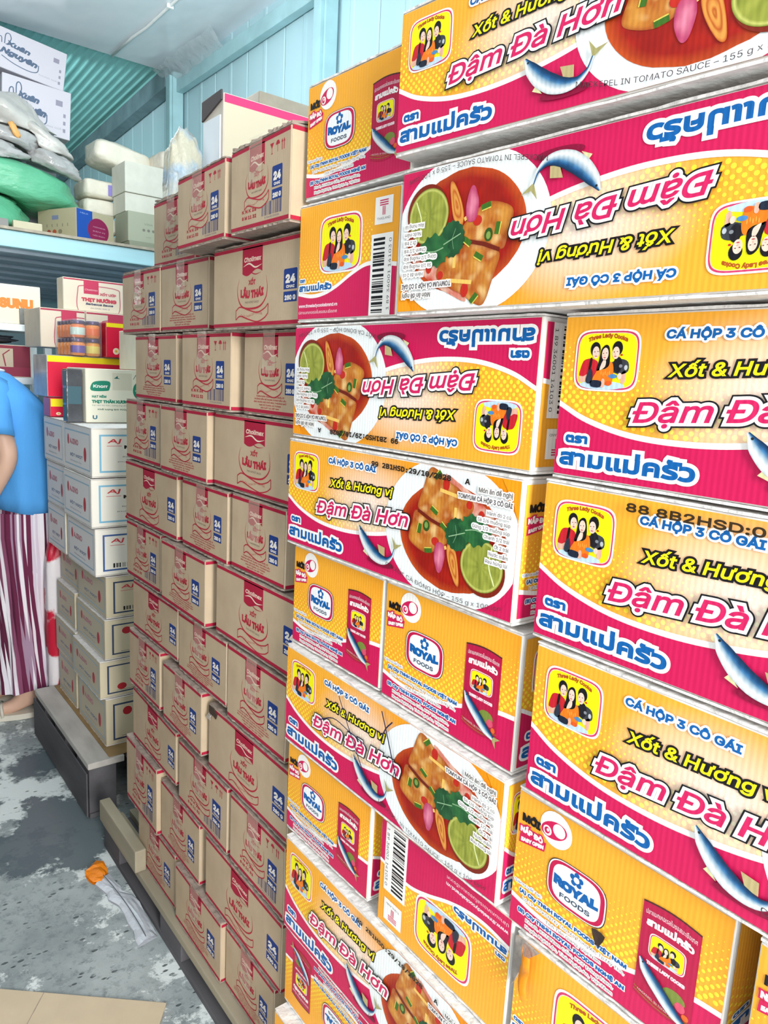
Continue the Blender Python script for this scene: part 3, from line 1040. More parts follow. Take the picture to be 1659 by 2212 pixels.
# ================================================================ setting
def floor_material():
    m = bpy.data.materials.new('worn_concrete')
    m.use_nodes = True
    nt = m.node_tree
    N, L = nt.nodes, nt.links
    b = N['Principled BSDF']
    tc = N.new('ShaderNodeTexCoord')

    def noise_(scale, detail=6, rough=.6):
        n = N.new('ShaderNodeTexNoise')
        n.inputs['Scale'].default_value = scale
        n.inputs['Detail'].default_value = detail
        n.inputs['Roughness'].default_value = rough
        L.new(tc.outputs['Object'], n.inputs['Vector'])
        return n

    def ramp(src, p0, p1, c0=(0, 0, 0, 1), c1=(1, 1, 1, 1)):
        r = N.new('ShaderNodeValToRGB')
        r.color_ramp.elements[0].position, r.color_ramp.elements[1].position = p0, p1
        r.color_ramp.elements[0].color, r.color_ramp.elements[1].color = c0, c1
        L.new(src, r.inputs[0])
        return r

    def mix(a, bb, f, mode='MIX'):
        x = N.new('ShaderNodeMix')
        x.data_type = 'RGBA'
        x.blend_type = mode
        if isinstance(f, float): x.inputs['Factor'].default_value = f
        else: L.new(f, x.inputs['Factor'])
        for s, i in ((a, 6), (bb, 7)):
            if isinstance(s, str): x.inputs[i].default_value = (*lin(s), 1)
            else: L.new(s, x.inputs[i])
        return x.outputs[2]

    def math_(op, a, bb=None):
        x = N.new('ShaderNodeMath')
        x.operation = op
        for s, i in ((a, 0), (bb, 1)):
            if s is None: continue
            if isinstance(s, (int, float)): x.inputs[i].default_value = s
            else: L.new(s, x.inputs[i])
        return x.outputs[0]
    fine = noise_(38, 8, .7)
    base = mix('#8D9698', '#AEB6B6', ramp(noise_(5, 6).outputs[0], .35, .65).outputs[0])
    base = mix(base, '#7C8587', ramp(fine.outputs[0], .50, .66).outputs[0])
    # cement laitance: pale worn film, broken at the edge
    pale = ramp(noise_(2.3, 9, .72).outputs[0], .50, .53).outputs[0]
    base = mix(base, '#E2E9E7', pale)
    # damp stains with ragged borders, each round its own spot
    wn = noise_(4.5, 9, .66)
    wet = None
    for (cx, cy, rx, ry) in ((-.11, 1.76, .17, .20), (-.02, 2.28, .13, .12), (-.26, 2.36, .12, .14), (-.12, 2.95, .2, .12), (-.30, 1.95, .08, .12)):
        mp = N.new('ShaderNodeMapping')
        mp.inputs['Location'].default_value = (-cx / rx, -cy / ry, 0)
        mp.inputs['Scale'].default_value = (1 / rx, 1 / ry, 0)
        L.new(tc.outputs['Object'], mp.inputs[0])
        ln = N.new('ShaderNodeVectorMath')
        ln.operation = 'LENGTH'
        L.new(mp.outputs[0], ln.inputs[0])
        d = math_('SUBTRACT', 1.62, ln.outputs['Value'])
        d = math_('ADD', d, math_('MULTIPLY', math_('SUBTRACT', wn.outputs[0], .5), 3.0))
        f = ramp(d, .50, .62).outputs[0]
        wet = f if wet is None else math_('MAXIMUM', wet, f)
    base = mix(base, '#56646A', math_('MULTIPLY', wet, .93))
    # exposed aggregate and little pits
    vo = N.new('ShaderNodeTexVoronoi')
    vo.inputs['Scale'].default_value = 30
    mpv = N.new('ShaderNodeMapping')
    mpv.inputs['Scale'].default_value = (1, 1.7, 1)
    mpv.inputs['Rotation'].default_value = (0, 0, .5)
    L.new(tc.outputs['Object'], mpv.inputs[0])
    L.new(mpv.outputs[0], vo.inputs['Vector'])
    pit = math_('MULTIPLY', ramp(vo.outputs['Distance'], .15, .25, (1, 1, 1, 1), (0, 0, 0, 1)).outputs[0], ramp(noise_(13, 3).outputs[0], .49, .56).outputs[0])
    pit = math_('MULTIPLY', pit, math_('SUBTRACT', 1.0, math_('MULTIPLY', wet, .7)))
    base = mix(base, '#4E5759', math_('MULTIPLY', pit, .85))
    L.new(base, b.inputs['Base Color'])
    r = math_('SUBTRACT', .62, math_('MULTIPLY', wet, .38))
    L.new(r, b.inputs['Roughness'])
    bp = N.new('ShaderNodeBump')
    bp.inputs['Distance'].default_value = .004
    h = math_('SUBTRACT', math_('ADD', math_('MULTIPLY', fine.outputs[0], .5), math_('MULTIPLY', pale, .15)), math_('MULTIPLY', pit, .8))
    L.new(math_('MULTIPLY', h, math_('SUBTRACT', 1.0, math_('MULTIPLY', wet, .8))), bp.inputs['Height'])
    L.new(bp.outputs[0], b.inputs['Normal'])
    return m


M_FLOOR = floor_material()
fl = box('floor', -6, 1.30, -4.5, 6.8, FLOOR - .1, FLOOR, M_FLOOR, bev=0, loc=(0, 0, 0))
tag(fl, kind='structure')

M_PANEL = mat('pale_blue_steel_panel', '#B9DDE6', 0.38, noise_amt=.10, noise_scale=3, bump=.002, bump_scale=3, stretch=(1, 1, .25))
M_RAIL = mat('painted_steel_rail', '#A9D3DA', 0.42, noise_amt=.18, noise_scale=9)
M_RAILD = mat('dusty_steel_beam', '#7E9AA3', 0.55, noise_amt=.35, noise_scale=8)
M_CEIL = mat('white_plastic_ceiling', '#EDF5FC', 0.16, noise_amt=.06, noise_scale=2, bump=.05, bump_scale=1.5, stretch=(.9, .45, 1), spec=.6)
M_TEAL = mat('teal_corrugated_sheet', '#9ADEDD', 0.34, noise_amt=.15, noise_scale=5)
M_DECK = mat('galvanised_deck', '#B4C2D2', 0.30, metal=.3, noise_amt=.2, noise_scale=6)
WX, CZ, EY, BY = 1.20, 1.80, 3.95, 6.55     # right wall, ceiling height, ceiling edge, back wall

wr = box('wall_right', WX + .012, WX + .10, -4.5, BY, FLOOR, CZ + .1, M_PANEL, bev=0, loc=(WX, 1, FLOOR))
tag(wr, kind='structure')
y = -0.2
pw = .36
while y < BY - .05:                      # pressed steel panels, each with its own folded edges and a shallow rib
    y1 = min(y + pw - .0015, BY - .01)
    prof = [(WX, y), (WX - .003, y + .008), (WX - .003, y + pw * .46), (WX - .006, y + pw * .485), (WX - .006, y + pw * .54), (WX - .003, y + pw * .565), (WX - .003, y1 - .008), (WX, y1)]
    prof = [(a, min(b_, y1)) for a, b_ in prof]
    V = [(a, b_, FLOOR) for a, b_ in prof] + [(a, b_, CZ) for a, b_ in prof]
    n = len(prof)
    F = [[i, i + 1, n + i + 1, n + i] for i in range(n - 1)]
    mesh_ob('panel', V, F, M_PANEL, wr)
    y += pw

# ceiling: flat plastic-faced board, ends in a visible edge at y = EY
ce = box('ceiling', -4.6, WX, -4.5, EY, CZ, CZ + .03, M_CEIL, bev=0, loc=(-1, 1, CZ))
tag(ce, kind='structure')
# corrugated roof sheet that goes on behind it, ridges along y, falling a little with distance
V, F = [], []
x = -4.4
prof = []
while x < WX:
    prof += [(x, 0), (x + .030, 0), (x + .034, -.010), (x + .041, -.010), (x + .045, 0)]
    x += .045
for (yy, zz) in ((EY - .25, CZ + .035), (BY, CZ - .12)):
    V += [(px, yy, zz + pz) for px, pz in prof]
n = len(prof)
F = [[i, i + 1, n + i + 1, n + i] for i in range(n - 1)]
roof = mesh_ob('ceiling_sheet', V, F, M_TEAL, loc=(-1, 5, CZ))
tag(roof, kind='structure')
wb = box('wall_back', -4.4, WX, BY, BY + .06, FLOOR, CZ + .1, M_PANEL, bev=0, loc=(-1, BY, FLOOR))
tag(wb, kind='structure')

wl = box('wall_left_blocker', -2.9, -2.8, 0.6, BY, FLOOR, CZ + .1, mat('dull_blocker_wall', '#77736E', .8, noise_amt=.3), bev=0, loc=(-2.8, 1, FLOOR))  # unseen wall added to block sky light from the left, dark against bounce
tag(wl, kind='structure')
t = box('trim_1', WX - .055, WX - .014, 0.0, 3.80, 1.655, 1.725, M_RAIL, loc=(WX, 1.9, 1.66))
tag(t, kind='structure')
V, F = bevel_hexa([(WX - .09, 3.88, 1.695), (WX - .014, 3.88, 1.695), (WX - .014, BY, 1.575), (WX - .09, BY, 1.575),
                   (WX - .09, 3.88, 1.80), (WX - .014, 3.88, 1.80), (WX - .014, BY, 1.665), (WX - .09, BY, 1.665)], .003)
t = mesh_ob('trim_2', V, F, M_RAILD, loc=(WX, 5, 1.61))
tag(t, kind='structure')
for k, (y0, y1) in enumerate(((3.80, 3.88), (2.23, 2.31))):
    t = box('trim_%d' % (3 + k), WX - .075, WX - .014, y0, y1, FLOOR, 1.80 if k else 1.76, M_RAIL, loc=(WX, y0, FLOOR))
    tag(t, kind='structure')
    box('flange', WX - .09, WX - .075, y0 + .012, y1 - .012, FLOOR + .01, 1.74, M_RAIL, t, bev=.001)
M_FILM = mat('crumpled_clear_film', '#DDEBEF', 0.15, alpha=.35, bump=.02, bump_scale=9)
V, F = [], []
for i in range(15):
    for j in range(6):
        V.append((WX - .03 - .10 * j / 5 - .02 * nz(i, j, .7), 3.2 + .75 * i / 14, CZ - .012 - .09 * (1 - j / 5) - .018 * nz(i, j, .9, 3)))
for i in range(14):
    for j in range(5):
        F.append([i * 6 + j, i * 6 + j + 1, (i + 1) * 6 + j + 1, (i + 1) * 6 + j])
o = mesh_ob('plastic_film', V, F, M_FILM, loc=(WX - .08, 3.6, CZ - .1), smooth=True)
tag(o, 'crumpled clear plastic film taped over the rail in the corner under the ceiling', 'plastic film')

M_PVC = mat('white_pvc', '#F0F4F3', .35)
o = mesh_ob('cable_conduit', *tube([(.83, 3.94, CZ - .009), (.83, 3.62, CZ - .010), (.845, 3.45, CZ - .009), (.845, 2.9, CZ - .009), (.85, 2.2, CZ - .012)], .007), M_PVC, loc=(.7, 3.3, CZ - .012), smooth=True)
tag(o, 'thin white cable conduit clipped across the glossy ceiling', 'conduit')
for yy, xx in ((3.15, .845), (2.6, .847)):
    box('clip', xx - .016, xx + .016, yy - .006, yy + .006, CZ - .020, CZ - .001, M_PVC, o, .002)

# mezzanine: painted steel fascia, ply edge, ribbed deck seen from underneath
M_FASC = mat('pale_blue_painted_beam', '#B4E0EA', .4, noise_amt=.14, noise_scale=7, stretch=(.4, 1, 3))
M_PLY = mat('plywood_edge', '#B9AE9C', .8, noise_amt=.3, noise_scale=30)
mz = box('mezzanine', -3.2, WX - .10, 3.40, 3.46, .632, .708, M_FASC, bev=.006, loc=(.3, 3.43, .632))
tag(mz, kind='structure')
box('floor_board', -3.2, WX - .10, 3.385, 6.5, .709, .722, M_PLY, mz, .001)
k = 0
yy = 3.47
V, F = [], []
while yy < 6.3:
    box('deck_rib', -3.2, WX - .10, yy, yy + .13, .612, .706, M_DECK, mz, .018)
    box('deck_pan', -3.2, WX - .10, yy + .131, yy + .32, .675, .707, M_DECK, mz, .004)
    yy += .325
for px in (-2.6,):
    t = box('trim_6', px, px + .1, 3.42, 3.5, FLOOR, .63, M_RAIL, loc=(px, 3.45, FLOOR))
    tag(t, kind='structure')


# ================================================================ cartons
def ragged_slab(x0, x1, yn, yf, zs, th, seed, amp, out):
    """thin flap slab; front (x0) and near end (yn) edges are torn a little. zs = z at (x0,yn),(x1,yn),(x1,yf),(x0,yf)"""
    r = random.Random(seed)
    O = []
    def zat(x, y):
        a = (x - x0) / (x1 - x0)
        b_ = (y - yn) / (yf - yn)
        return (1 - b_) * ((1 - a) * zs[0] + a * zs[1]) + b_ * ((1 - a) * zs[3] + a * zs[2])
    n1, n2 = 26, 12
    for i in range(n1 + 1):
        O.append((x0 - out - amp * r.random() * (0 if i in (0, n1) else 1), yf + (yn - yf) * i / n1))
    for i in range(1, n2 + 1):
        O.append((x0 + (x1 - x0) * i / n2, yn - out - amp * .5 * r.random()))
    O.append((x1, yf))
    V = [(a, b_, zat(a, b_)) for a, b_ in O] + [(a, b_, zat(a, b_) + th * (.8 + .4 * r.random())) for a, b_ in O]
    n = len(O)
    F = [list(range(n)), [n + i for i in range(n)][::-1]]
    F += [[i, n + i, n + (i + 1) % n, (i + 1) % n] for i in range(n)]
    return V, F


SEED = [11]


def carton(label, cat, group, X, Yf, Yn, Z, D, front, flip=False, end=None, endflip=False, kraft=False, body=None, edge=None, name='fish_carton',
           inset=.0022, tape=None, sag=0.0, pm=None, endinset=.006):
    """Z = top far, top near, bottom near, bottom far (metres). Front looks along -x, near end along -y."""
    ztf, ztn, zbn, zbf = Z
    SEED[0] += 1
    root = empty(name, (X + D / 2, (Yf + Yn) / 2, min(zbn, zbf)), label, cat, group)
    th = .003 if kraft else .0026
    bm_ = body or (M_KRAFT if kraft else M_WHITE)
    em = edge or (M_KRAFTEDGE if kraft else M_EDGE)
    c8 = [(X, Yn, zbn + th), (X + D, Yn, zbn + th), (X + D, Yf, zbf + th), (X, Yf, zbf + th),
          (X, Yn, ztn - th), (X + D, Yn, ztn - th), (X + D, Yf, ztf - th), (X, Yf, ztf - th)]
    V, F = bevel_hexa(c8, .0035)
    mesh_ob('body', V, F, bm_, root)
    am = .003 if kraft else .0022
    V, F = ragged_slab(X + .001, X + D, Yn + .001, Yf, (zbn, zbn, zbf, zbf), th, SEED[0], am, .0004)
    mesh_ob('bottom_flap', V, F, em, root)
    V, F = ragged_slab(X + .001, X + D, Yn + .001, Yf, (ztn - th, ztn - th, ztf - th, ztf - th), th, SEED[0] + 500, am, .0004)
    mesh_ob('top_flap', V, F, em, root)
    pm = pm or (M_PRINTK if kraft else M_PRINT)
    if front:
        q = [(X, Yf, ztf - th), (X, Yn, ztn - th), (X, Yn, zbn + th), (X, Yf, zbf + th)]
        front.place('front_print', q, (-1, 0, 0), root, pm, flip, inset=inset)
    if end:
        q = [(X, Yn, ztn - th), (X + D, Yn, ztn - th), (X + D, Yn, zbn + th), (X, Yn, zbn + th)]
        end.place('end_print', q, (0, -1, 0), root, pm, endflip, inset=endinset)
    if tape:
        uc, w, lo, hi = tape
        yc = Yf + (Yn - Yf) * uc
        zc0, zc1 = min(zbn, zbf) + (ztn - zbn) * lo, max(ztf, ztn) + .001 if hi >= 1 else zbn + (ztn - zbn) * hi
        r = random.Random(SEED[0])
        V, F = [], []
        n = 9
        for i in range(n):
            t_ = i / (n - 1)
            z = zc0 + (zc1 - zc0) * t_
            for s_ in (-1, 1):
                V.append((X - .0035 - .0012 * r.random(), yc + s_ * w / 2 + .002 * (r.random() - .5), z))
        for i in range(n - 1):
            F.append([2 * i, 2 * i + 1, 2 * i + 3, 2 * i + 2])
        mesh_ob('tape', V, F, M_TAPE, root)
    return root


LONG = long_panel()
LONG_D = long_panel(date='99 2B1HSD:29/10/2028   A')
LONG_M = long_panel('MACKEREL IN TOMATO SAUCE – 155 g x 100 cans')
LADY = lady_panel()
ROYAL = royal_panel()


def with_pen(P):
    Q = Print(P.asp)
    Q.v, Q.l, Q.c, Q.t, Q.n = list(P.v), list(P.l), list(P.c), list(P.t), P.n
    ink = lin('#23264F')
    Q.stroke(cat_rom([(.92, .86), (1.05, .66), (1.22, .42), (1.38, .20)], 5), .012, ink, 50)
    Q.stroke(cat_rom([(.62, .48), (.85, .60), (1.10, .58), (1.30, .56), (1.36, .52)], 5), .010, ink, 50)
    Q.stroke(cat_rom([(1.52, .98), (1.60, .80), (1.74, .46)], 5), .014, ink, 50)
    Q.stroke(cat_rom([(1.66, .94), (1.58, .84), (1.53, .72)], 5), .012, ink, 50)
    return Q


def with_code(P, txt, x, y, h, w, c='#3A2A18'):
    Q = Print(P.asp)
    Q.v, Q.l, Q.c, Q.t, Q.n = list(P.v), list(P.l), list(P.c), list(P.t), P.n
    Q.text(txt, x, y, h, lin(c), 50, width=w, bold=.003)
    return Q


G_OR = 'orange fish cartons stacked on the right'
oc = [
    # label, X, Yf, Yn, (ztf, ztn, zbn, zbf), depth, front, flip, end, endflip
    ('orange carton end with ringed oval emblem and printed can, highest in the left corner', 0, .508, .245, (.547, .541, .3745, .376), .52, ROYAL, 0, None, 0),
    ('top orange carton jutting out, upright fish print, cut by the upper picture edge', -.043, .225, -.30, (.548, .517, .360, .380), .27, LONG_M, 0, None, 0),
    ('orange carton end with lady emblem and tall barcode beside the upside-down plate', 0, .522, .262, (.3715, .3665, .188, .189), .52, LADY, 0, None, 0),
    ('upside-down orange carton with the largest plate of fish, just below the top one', -.03, .222, -.30, (.3655, .3535, .1865, .1865), .27, LONG_M, 1, None, 0),
    ('upside-down orange carton of the left pile with crimson band uppermost', 0, .526, -.003, (.1845, .1845, .003, .0015), .27, LONG_D, 1, LADY, 1),
    ('orange carton starting the right pile, upright lady emblem, no code stamped above its lettering', 0, -.034, -.56, (.183, .183, .0055, .0055), .27, LONG, 0, None, 0),
    ('upright orange carton with lime plate and date stamp 29/10/2028 at left', -.005, .527, .002, (-.002, -.001, -.181, -.183), .27, LONG_D, 0, ROYAL, 0),
    ('orange carton with large stamped code 88 8B2HSD, second in the right pile', 0, -.026, -.56, (.0025, .0005, -.186, -.183), .27, with_code(LONG, '88 8B2HSD:04/12/2028', 1.0 - .42, .925, .065, 1.35), 0, None, 0),
    ('left one of two orange carton ends with ringed oval emblem, beside the brown stack', .01, .524, .268, (-.187, -.188, -.3665, -.3655), .52, ROYAL, 0, None, 0),
    ('right one of two neighbouring orange carton ends with emblem and red can', .01, .262, -.005, (-.188, -.190, -.376, -.3695), .52, ROYAL, 0, LONG, 0),
    ('third carton of the right orange pile, lying directly on a carton end with oval emblem', 0, -.035, -.56, (-.1875, -.1905, -.3795, -.3765), .27, LONG, 0, None, 0),
    ('orange carton with blue pen strokes across its pink lettering', 0, .523, -.006, (-.3695, -.3795, -.5555, -.552), .27, with_pen(LONG_M), 0, LONG, 0),
    ('big orange carton end with oval emblem and punctured board, low in right pile', .01, -.02, -.295, (-.3815, -.3825, -.566, -.568), .52, ROYAL, 0, LADY, 0),
    ('orange carton end with oval emblem under the pen-marked carton, left edge', .01, .525, .270, (-.5585, -.5605, -.7305, -.7315), .52, ROYAL, 0, LONG, 0),
    ('upside-down orange carton end with lady emblem and barcode under the pen-marked carton', .01, .243, -.029, (-.5605, -.5605, -.745, -.7415), .52, LADY, 1, None, 0),
    ('orange carton with torn corner and creased lady emblem at the bottom right', .01, -.037, -.305, (-.5725, -.5705, -.752, -.757), .52, LADY, 0, None, 0),
    ('lowest full orange carton at left, pink lettering, plate cut by the lower picture edge', 0, .507, 0, (-.7375, -.7490, -.931, -.926), .27, LONG_D, 0, LONG, 0),
    ('upside-down orange carton end with oval emblem, at the lower left corner', .01, .514, .249, (-.9295, -.9315, -1.1, -1.0975), .52, ROYAL, 1, None, 0),
    ('bottom orange carton jutting out a little beside the brown stack', -.015, .507, .240, (-1.1025, -1.1035, -1.292, -1.292), .52, LADY, 0, None, 0),
    ('narrow glimpse of an orange carton end at the far lower right', 0, -.320, -.585, (-.3825, -.3825, -.566, -.566), .52, ROYAL, 0, None, 0),
    ('orange carton below the frame under the left pile, near half', .01, .240, -.026, (-.935, -.935, -1.1, -1.1), .52, ROYAL, 1, None, 0),
    ('orange carton on the pallet below the frame, near half of the left pile', 0, .235, -.030, (-1.1035, -1.1035, -1.292, -1.292), .52, LADY, 0, None, 0),
    ('orange carton below the frame, fourth from the floor in the right pile', 0, -.037, -.56, (-.7605, -.7605, -.93, -.93), .27, LONG, 0, None, 0),
    ('orange carton below the frame, second from the floor in the right pile', 0, -.037, -.56, (-.9335, -.9335, -1.11, -1.11), .27, LONG, 0, None, 0),
    ('orange carton on the pallet below the frame at the foot of the right pile', 0, -.037, -.56, (-1.1135, -1.1135, -1.292, -1.292), .27, LONG, 0, None, 0),
    ('orange carton end below the frame at the near end of the right pile', .01, -.311, -.56, (-.5725, -.5725, -.756, -.756), .52, ROYAL, 0, None, 0),
]
ORANGE = []
for (lb, X, Yf, Yn, Z, D, fr, fl_, en, ef) in oc:
    ORANGE.append(carton(lb, 'carton', G_OR, X, Yf, Yn, Z, D, fr, bool(fl_), en, bool(ef)))
# torn corner of the damaged carton: grey inner ply showing and a curled tongue of liner paper
dm = ORANGE[15]
M_PLYP = mat('torn_grey_ply', '#A79F97', .85, noise_amt=.3, noise_scale=60, bump=.003, bump_scale=70)
tornz = [(-.0004 + .01, -.037, -.578), (.0088, -.052, -.577), (.0086, -.074, -.5785), (.0086, -.062, -.592), (.0084, -.053, -.604), (.0086, -.048, -.622), (.0084, -.041, -.640), (.0092, -.0368, -.648)]
mesh_ob('torn_ply', tornz + [(a - .003, b_, c_) for a, b_, c_ in tornz], [list(range(8)), list(range(8, 16))[::-1]] + [[i, (i + 1) % 8, 8 + (i + 1) % 8, 8 + i] for i in range(8)], M_PLYP, dm)
V, F = [], []
for i in range(9):
    for j in range(4):
        V.append((.006 - .016 * math.sin(j / 3 * 2.2) - .004 * math.sin(i * 1.1), -.050 - .022 * j / 3 - .004 * math.sin(i), -.580 - .058 * i / 8))
for i in range(8):
    for j in range(3):
        F.append([i * 4 + j, i * 4 + j + 1, i * 4 + j + 5, i * 4 + j + 4])
mesh_ob('curled_liner', V, F, mat('orange_liner', '#F0921A', .45, bump=.002, bump_scale=30), dm, smooth=True)
# puncture in the big oval emblem carton
pb = ORANGE[12]
P_ = [(.0092, -.152 + .007 * math.cos(a) * (1 + .5 * math.sin(3 * a)), -.502 + .013 * math.sin(a) * (1 + .3 * math.cos(2 * a))) for a in np.linspace(0, 2 * math.pi, 12, endpoint=False)]
mesh_ob('puncture', [(a - .004, b_, c_) for a, b_, c_ in P_] + [(.006, -.152, -.502)], [[i, (i + 1) % 12, 12] for i in range(12)], mat('dark_hole', '#3A2A20', .9), pb)

# ---------------------------------------------------------------- brown sauce cartons
WIDE, ICON, TEXT = sauce_panel('wide'), sauce_panel('icons'), sauce_panel('text')
NEARPL = Print(1.6)
NEARPL.rect(0, 0, 1.6, 1, KR, 0)
NEARPL.rect(0, .955, 1.6, 1, CRIM, 1)
NEARPL.rect(0, 0, 1.6, .045, CRIM, 1)
bc = [
    # row, pos, X, Yf, Yn, ztf, ztn, zbn, zbf, kind, tape
    (0, 0, .05, 1.285, 1.045, .495, .497, .3425, .3425, 'icons', 1),
    (0, 1, -.02, .971, .755, .483, .489, .3445, .3425, 'icons', 1),
    (0, 2, -.02, .730, .523, .489, .495, .3455, .3465, 'icons', 1),
    (1, 0, .03, 1.455, 1.197, .341, .341, .188, .188, 'icons', 1),
    (1, 1, .03, 1.187, .930, .341, .3405, .188, .188, 'text', 1),
    (1, 2, .01, .862, .531, .338, .338, .184, .184, 'wide', 0),
    (2, 0, .03, 1.362, 1.100, .184, .184, .0235, .0245, 'text', 1),
    (2, 1, .02, 1.042, .803, .184, .184, .0235, .0235, 'icons', 1),
    (2, 2, .03, .765, .545, .182, .182, .0245, .0245, 'text', 1),
    (3, 0, .03, 1.436, 1.196, .0205, .0205, -.139, -.137, 'icons', 1),
    (3, 1, .02, 1.168, .910, .0205, .0205, -.138, -.138, 'text', 1),
    (3, 2, .03, .894, .531, .0205, .0215, -.135, -.136, 'wide', 0),
    (4, 0, .03, 1.444, 1.094, -.1425, -.1425, -.302, -.302, 'wide', 0),
    (4, 1, .03, 1.062, .828, -.1425, -.1425, -.302, -.300, 'text', 1),
    (4, 2, .03, .808, .590, -.1395, -.1395, -.295, -.297, 'text', 1),
    (5, 0, .03, 1.442, 1.198, -.3065, -.3065, -.4605, -.4625, 'icons', 1),
    (5, 1, .02, 1.165, .914, -.3065, -.3065, -.4640, -.4620, 'text', 1),
    (5, 2, .03, .877, .531, -.3025, -.2995, -.4585, -.4595, 'wide', 0),
    (6, 0, .03, 1.395, 1.088, -.4665, -.4665, -.605, -.603, 'wide', 0),
    (6, 1, .03, 1.081, .824, -.4705, -.4695, -.6195, -.6175, 'text', 1),
    (6, 2, .03, .818, .572, -.4675, -.4665, -.6355, -.6355, 'text', 1),
    (7, 0, .02, 1.400, 1.180, -.6075, -.6085, -.768, -.765, 'icons', 1),
    (7, 1, .02, 1.156, .928, -.6220, -.6225, -.780, -.772, 'text', 1),
    (7, 2, .03, .908, .555, -.6395, -.6405, -.798, -.796, 'wide', 0),
    (8, 0, .03, 1.404, 1.098, -.7795, -.797, -.941, -.933, 'wide', 0),
    (8, 1, .03, 1.079, .810, -.802, -.805, -.9685, -.9665, 'icons', 1),
    (8, 2, .03, .794, .560, -.8045, -.8065, -.9695, -.9675, 'icons', 1),
    (9, 0, .02, 1.433, 1.205, -.9385, -.9445, -1.137, -1.132, 'icons', 1),
    (9, 1, .03, 1.195, .955, -.9665, -.9735, -1.137, -1.137, 'text', 1),
    (9, 2, .03, .918, .562, -.9745, -.9765, -1.139, -1.137, 'wide', 0),
    (10, 0, .03, 1.368, 1.103, -1.140, -1.142, -1.298, -1.298, 'text', 1),
    (10, 1, .02, 1.074, .813, -1.140, -1.141, -1.298, -1.298, 'text', 1),
    (10, 2, .03, .838, .585, -1.1435, -1.1445, -1.298, -1.298, 'text', 1),
]
ORD = ['top', 'second', 'third', 'fourth', 'fifth', 'sixth', 'seventh', 'eighth', 'ninth', 'tenth', 'bottom']
POS = ['far left of the', 'middle of the', 'right end of the']
KINDW = {'wide': 'broad untaped kraft carton', 'icons': 'taped kraft carton with barcode', 'text': 'taped kraft carton with small print'}
BROWN = {}
bc2 = []
for it in bc:
    it = list(it)
    if it[0] == 10 and it[1] == 2:
        it[3] = .806
    bc2.append(it)
for (row, pos, X, Yf, Yn, a, b1, c_, d_, kind, tp) in bc2:
    P = {'wide': WIDE, 'icons': ICON, 'text': TEXT}[kind]
    uc = .74 / 1.6
    lb = '%s, %s %s row of the brown stack' % (KINDW[kind], POS[pos], ORD[row])
    BROWN[(row, pos)] = carton(lb, 'carton', 'brown sauce cartons stacked in the middle', X, Yf, Yn, (a, b1, c_, d_), .26 if kind == 'wide' else .34, P,
                               end=NEARPL, kraft=True, name='sauce_carton', inset=.002, endinset=.001, tape=(uc, .045, .45 + .1 * RND.random(), 1) if tp else None)
M_FLAPIN = mat('flap_inside', '#9A8B7E', .85, noise_amt=.3, noise_scale=30, bump=.003, bump_scale=40)


def open_flap(root, x0, x1, y0, y1, z, lift, m=M_FLAPIN, seg=16, wav=.0022):
    """a flap torn loose and standing up from the top edge"""
    V, F = [], []
    for i in range(seg + 1):
        t = i / seg
        yy_ = y0 + (y1 - y0) * t
        for j in range(4):
            s_ = j / 3
            V.append((x0 + (x1 - x0) * s_ + wav * math.sin(i * 1.9 + j), yy_, z + lift(t) * math.sin(s_ * math.pi / 2) + wav * .6 * math.sin(i * 1.3 + 1.1 * j)))
    n = len(V)
    V += [(a, b_, c_ + .004) for a, b_, c_ in V]
    for i in range(seg):
        for j in range(3):
            q = [i * 4 + j, i * 4 + j + 1, i * 4 + j + 5, i * 4 + j + 4]
            F += [q, [k_ + n for k_ in q[::-1]]]
    for i in range(seg):
        for j in (0, 3):
            q = [i * 4 + j, (i + 1) * 4 + j, (i + 1) * 4 + j + n, i * 4 + j + n]
            F.append(q if j else q[::-1])
    for i in (0, seg):
        for j in range(3):
            q = [i * 4 + j, i * 4 + j + 1, i * 4 + j + 1 + n, i * 4 + j + n]
            F.append(q)
    mesh_ob('loose_flap', V, F, m, root)


tc_ = [(.0285, .902, -.643), (.0285, .878, -.643), (.0285, .862, -.652), (.0285, .868, -.664), (.0285, .884, -.660), (.0285, .893, -.668), (.0285, .903, -.656)]
mesh_ob('torn_corner', tc_ + [(a - .002, b_, c_) for a, b_, c_ in tc_], [list(range(7))[::-1], list(range(7, 14))] + [[i, (i + 1) % 7, 7 + (i + 1) % 7, 7 + i] for i in range(7)], mat('dark_hole', '#3A2A20', .9), BROWN[(7, 2)])
for tt in range(3):
    mesh_ob('torn_fibre', *tube([(.029, .889 + .006 * tt, -.660), (.024, .892 + .007 * tt, -.668 - .002 * tt), (.026, .894 + .006 * tt, -.676)], .0018, 5), M_PLYP, BROWN[(7, 2)])
open_flap(BROWN[(0, 2)], -.018, .10, .526, .60, .494, lambda t: .012 + .01 * t)
open_flap(BROWN[(0, 2)], -.018, .09, .615, .728, .490, lambda t: .040 * (1 - t) ** .7)
open_flap(BROWN[(0, 0)], .052, .13, 1.05, 1.28, .497, lambda t: .012 + .006 * math.sin(t * 6))
open_flap(BROWN[(1, 0)], .032, .09, 1.20, 1.45, .3405, lambda t: .0005, wav=.0004)
# ================================================================ pallets
M_WOOD = mat('weathered_pallet_wood', '#9C968B', .8, noise_amt=.4, noise_scale=14, bump=.002, bump_scale=40, stretch=(1, .15, 1))
M_WOODD = mat('dark_pallet_wood', '#5E5C60', .85, noise_amt=.4, noise_scale=12, bump=.002, bump_scale=40, stretch=(1, .15, 1))
M_BEIGE = mat('beige_timber', '#A59C86', .75, noise_amt=.3, noise_scale=10, stretch=(1, .2, 1))


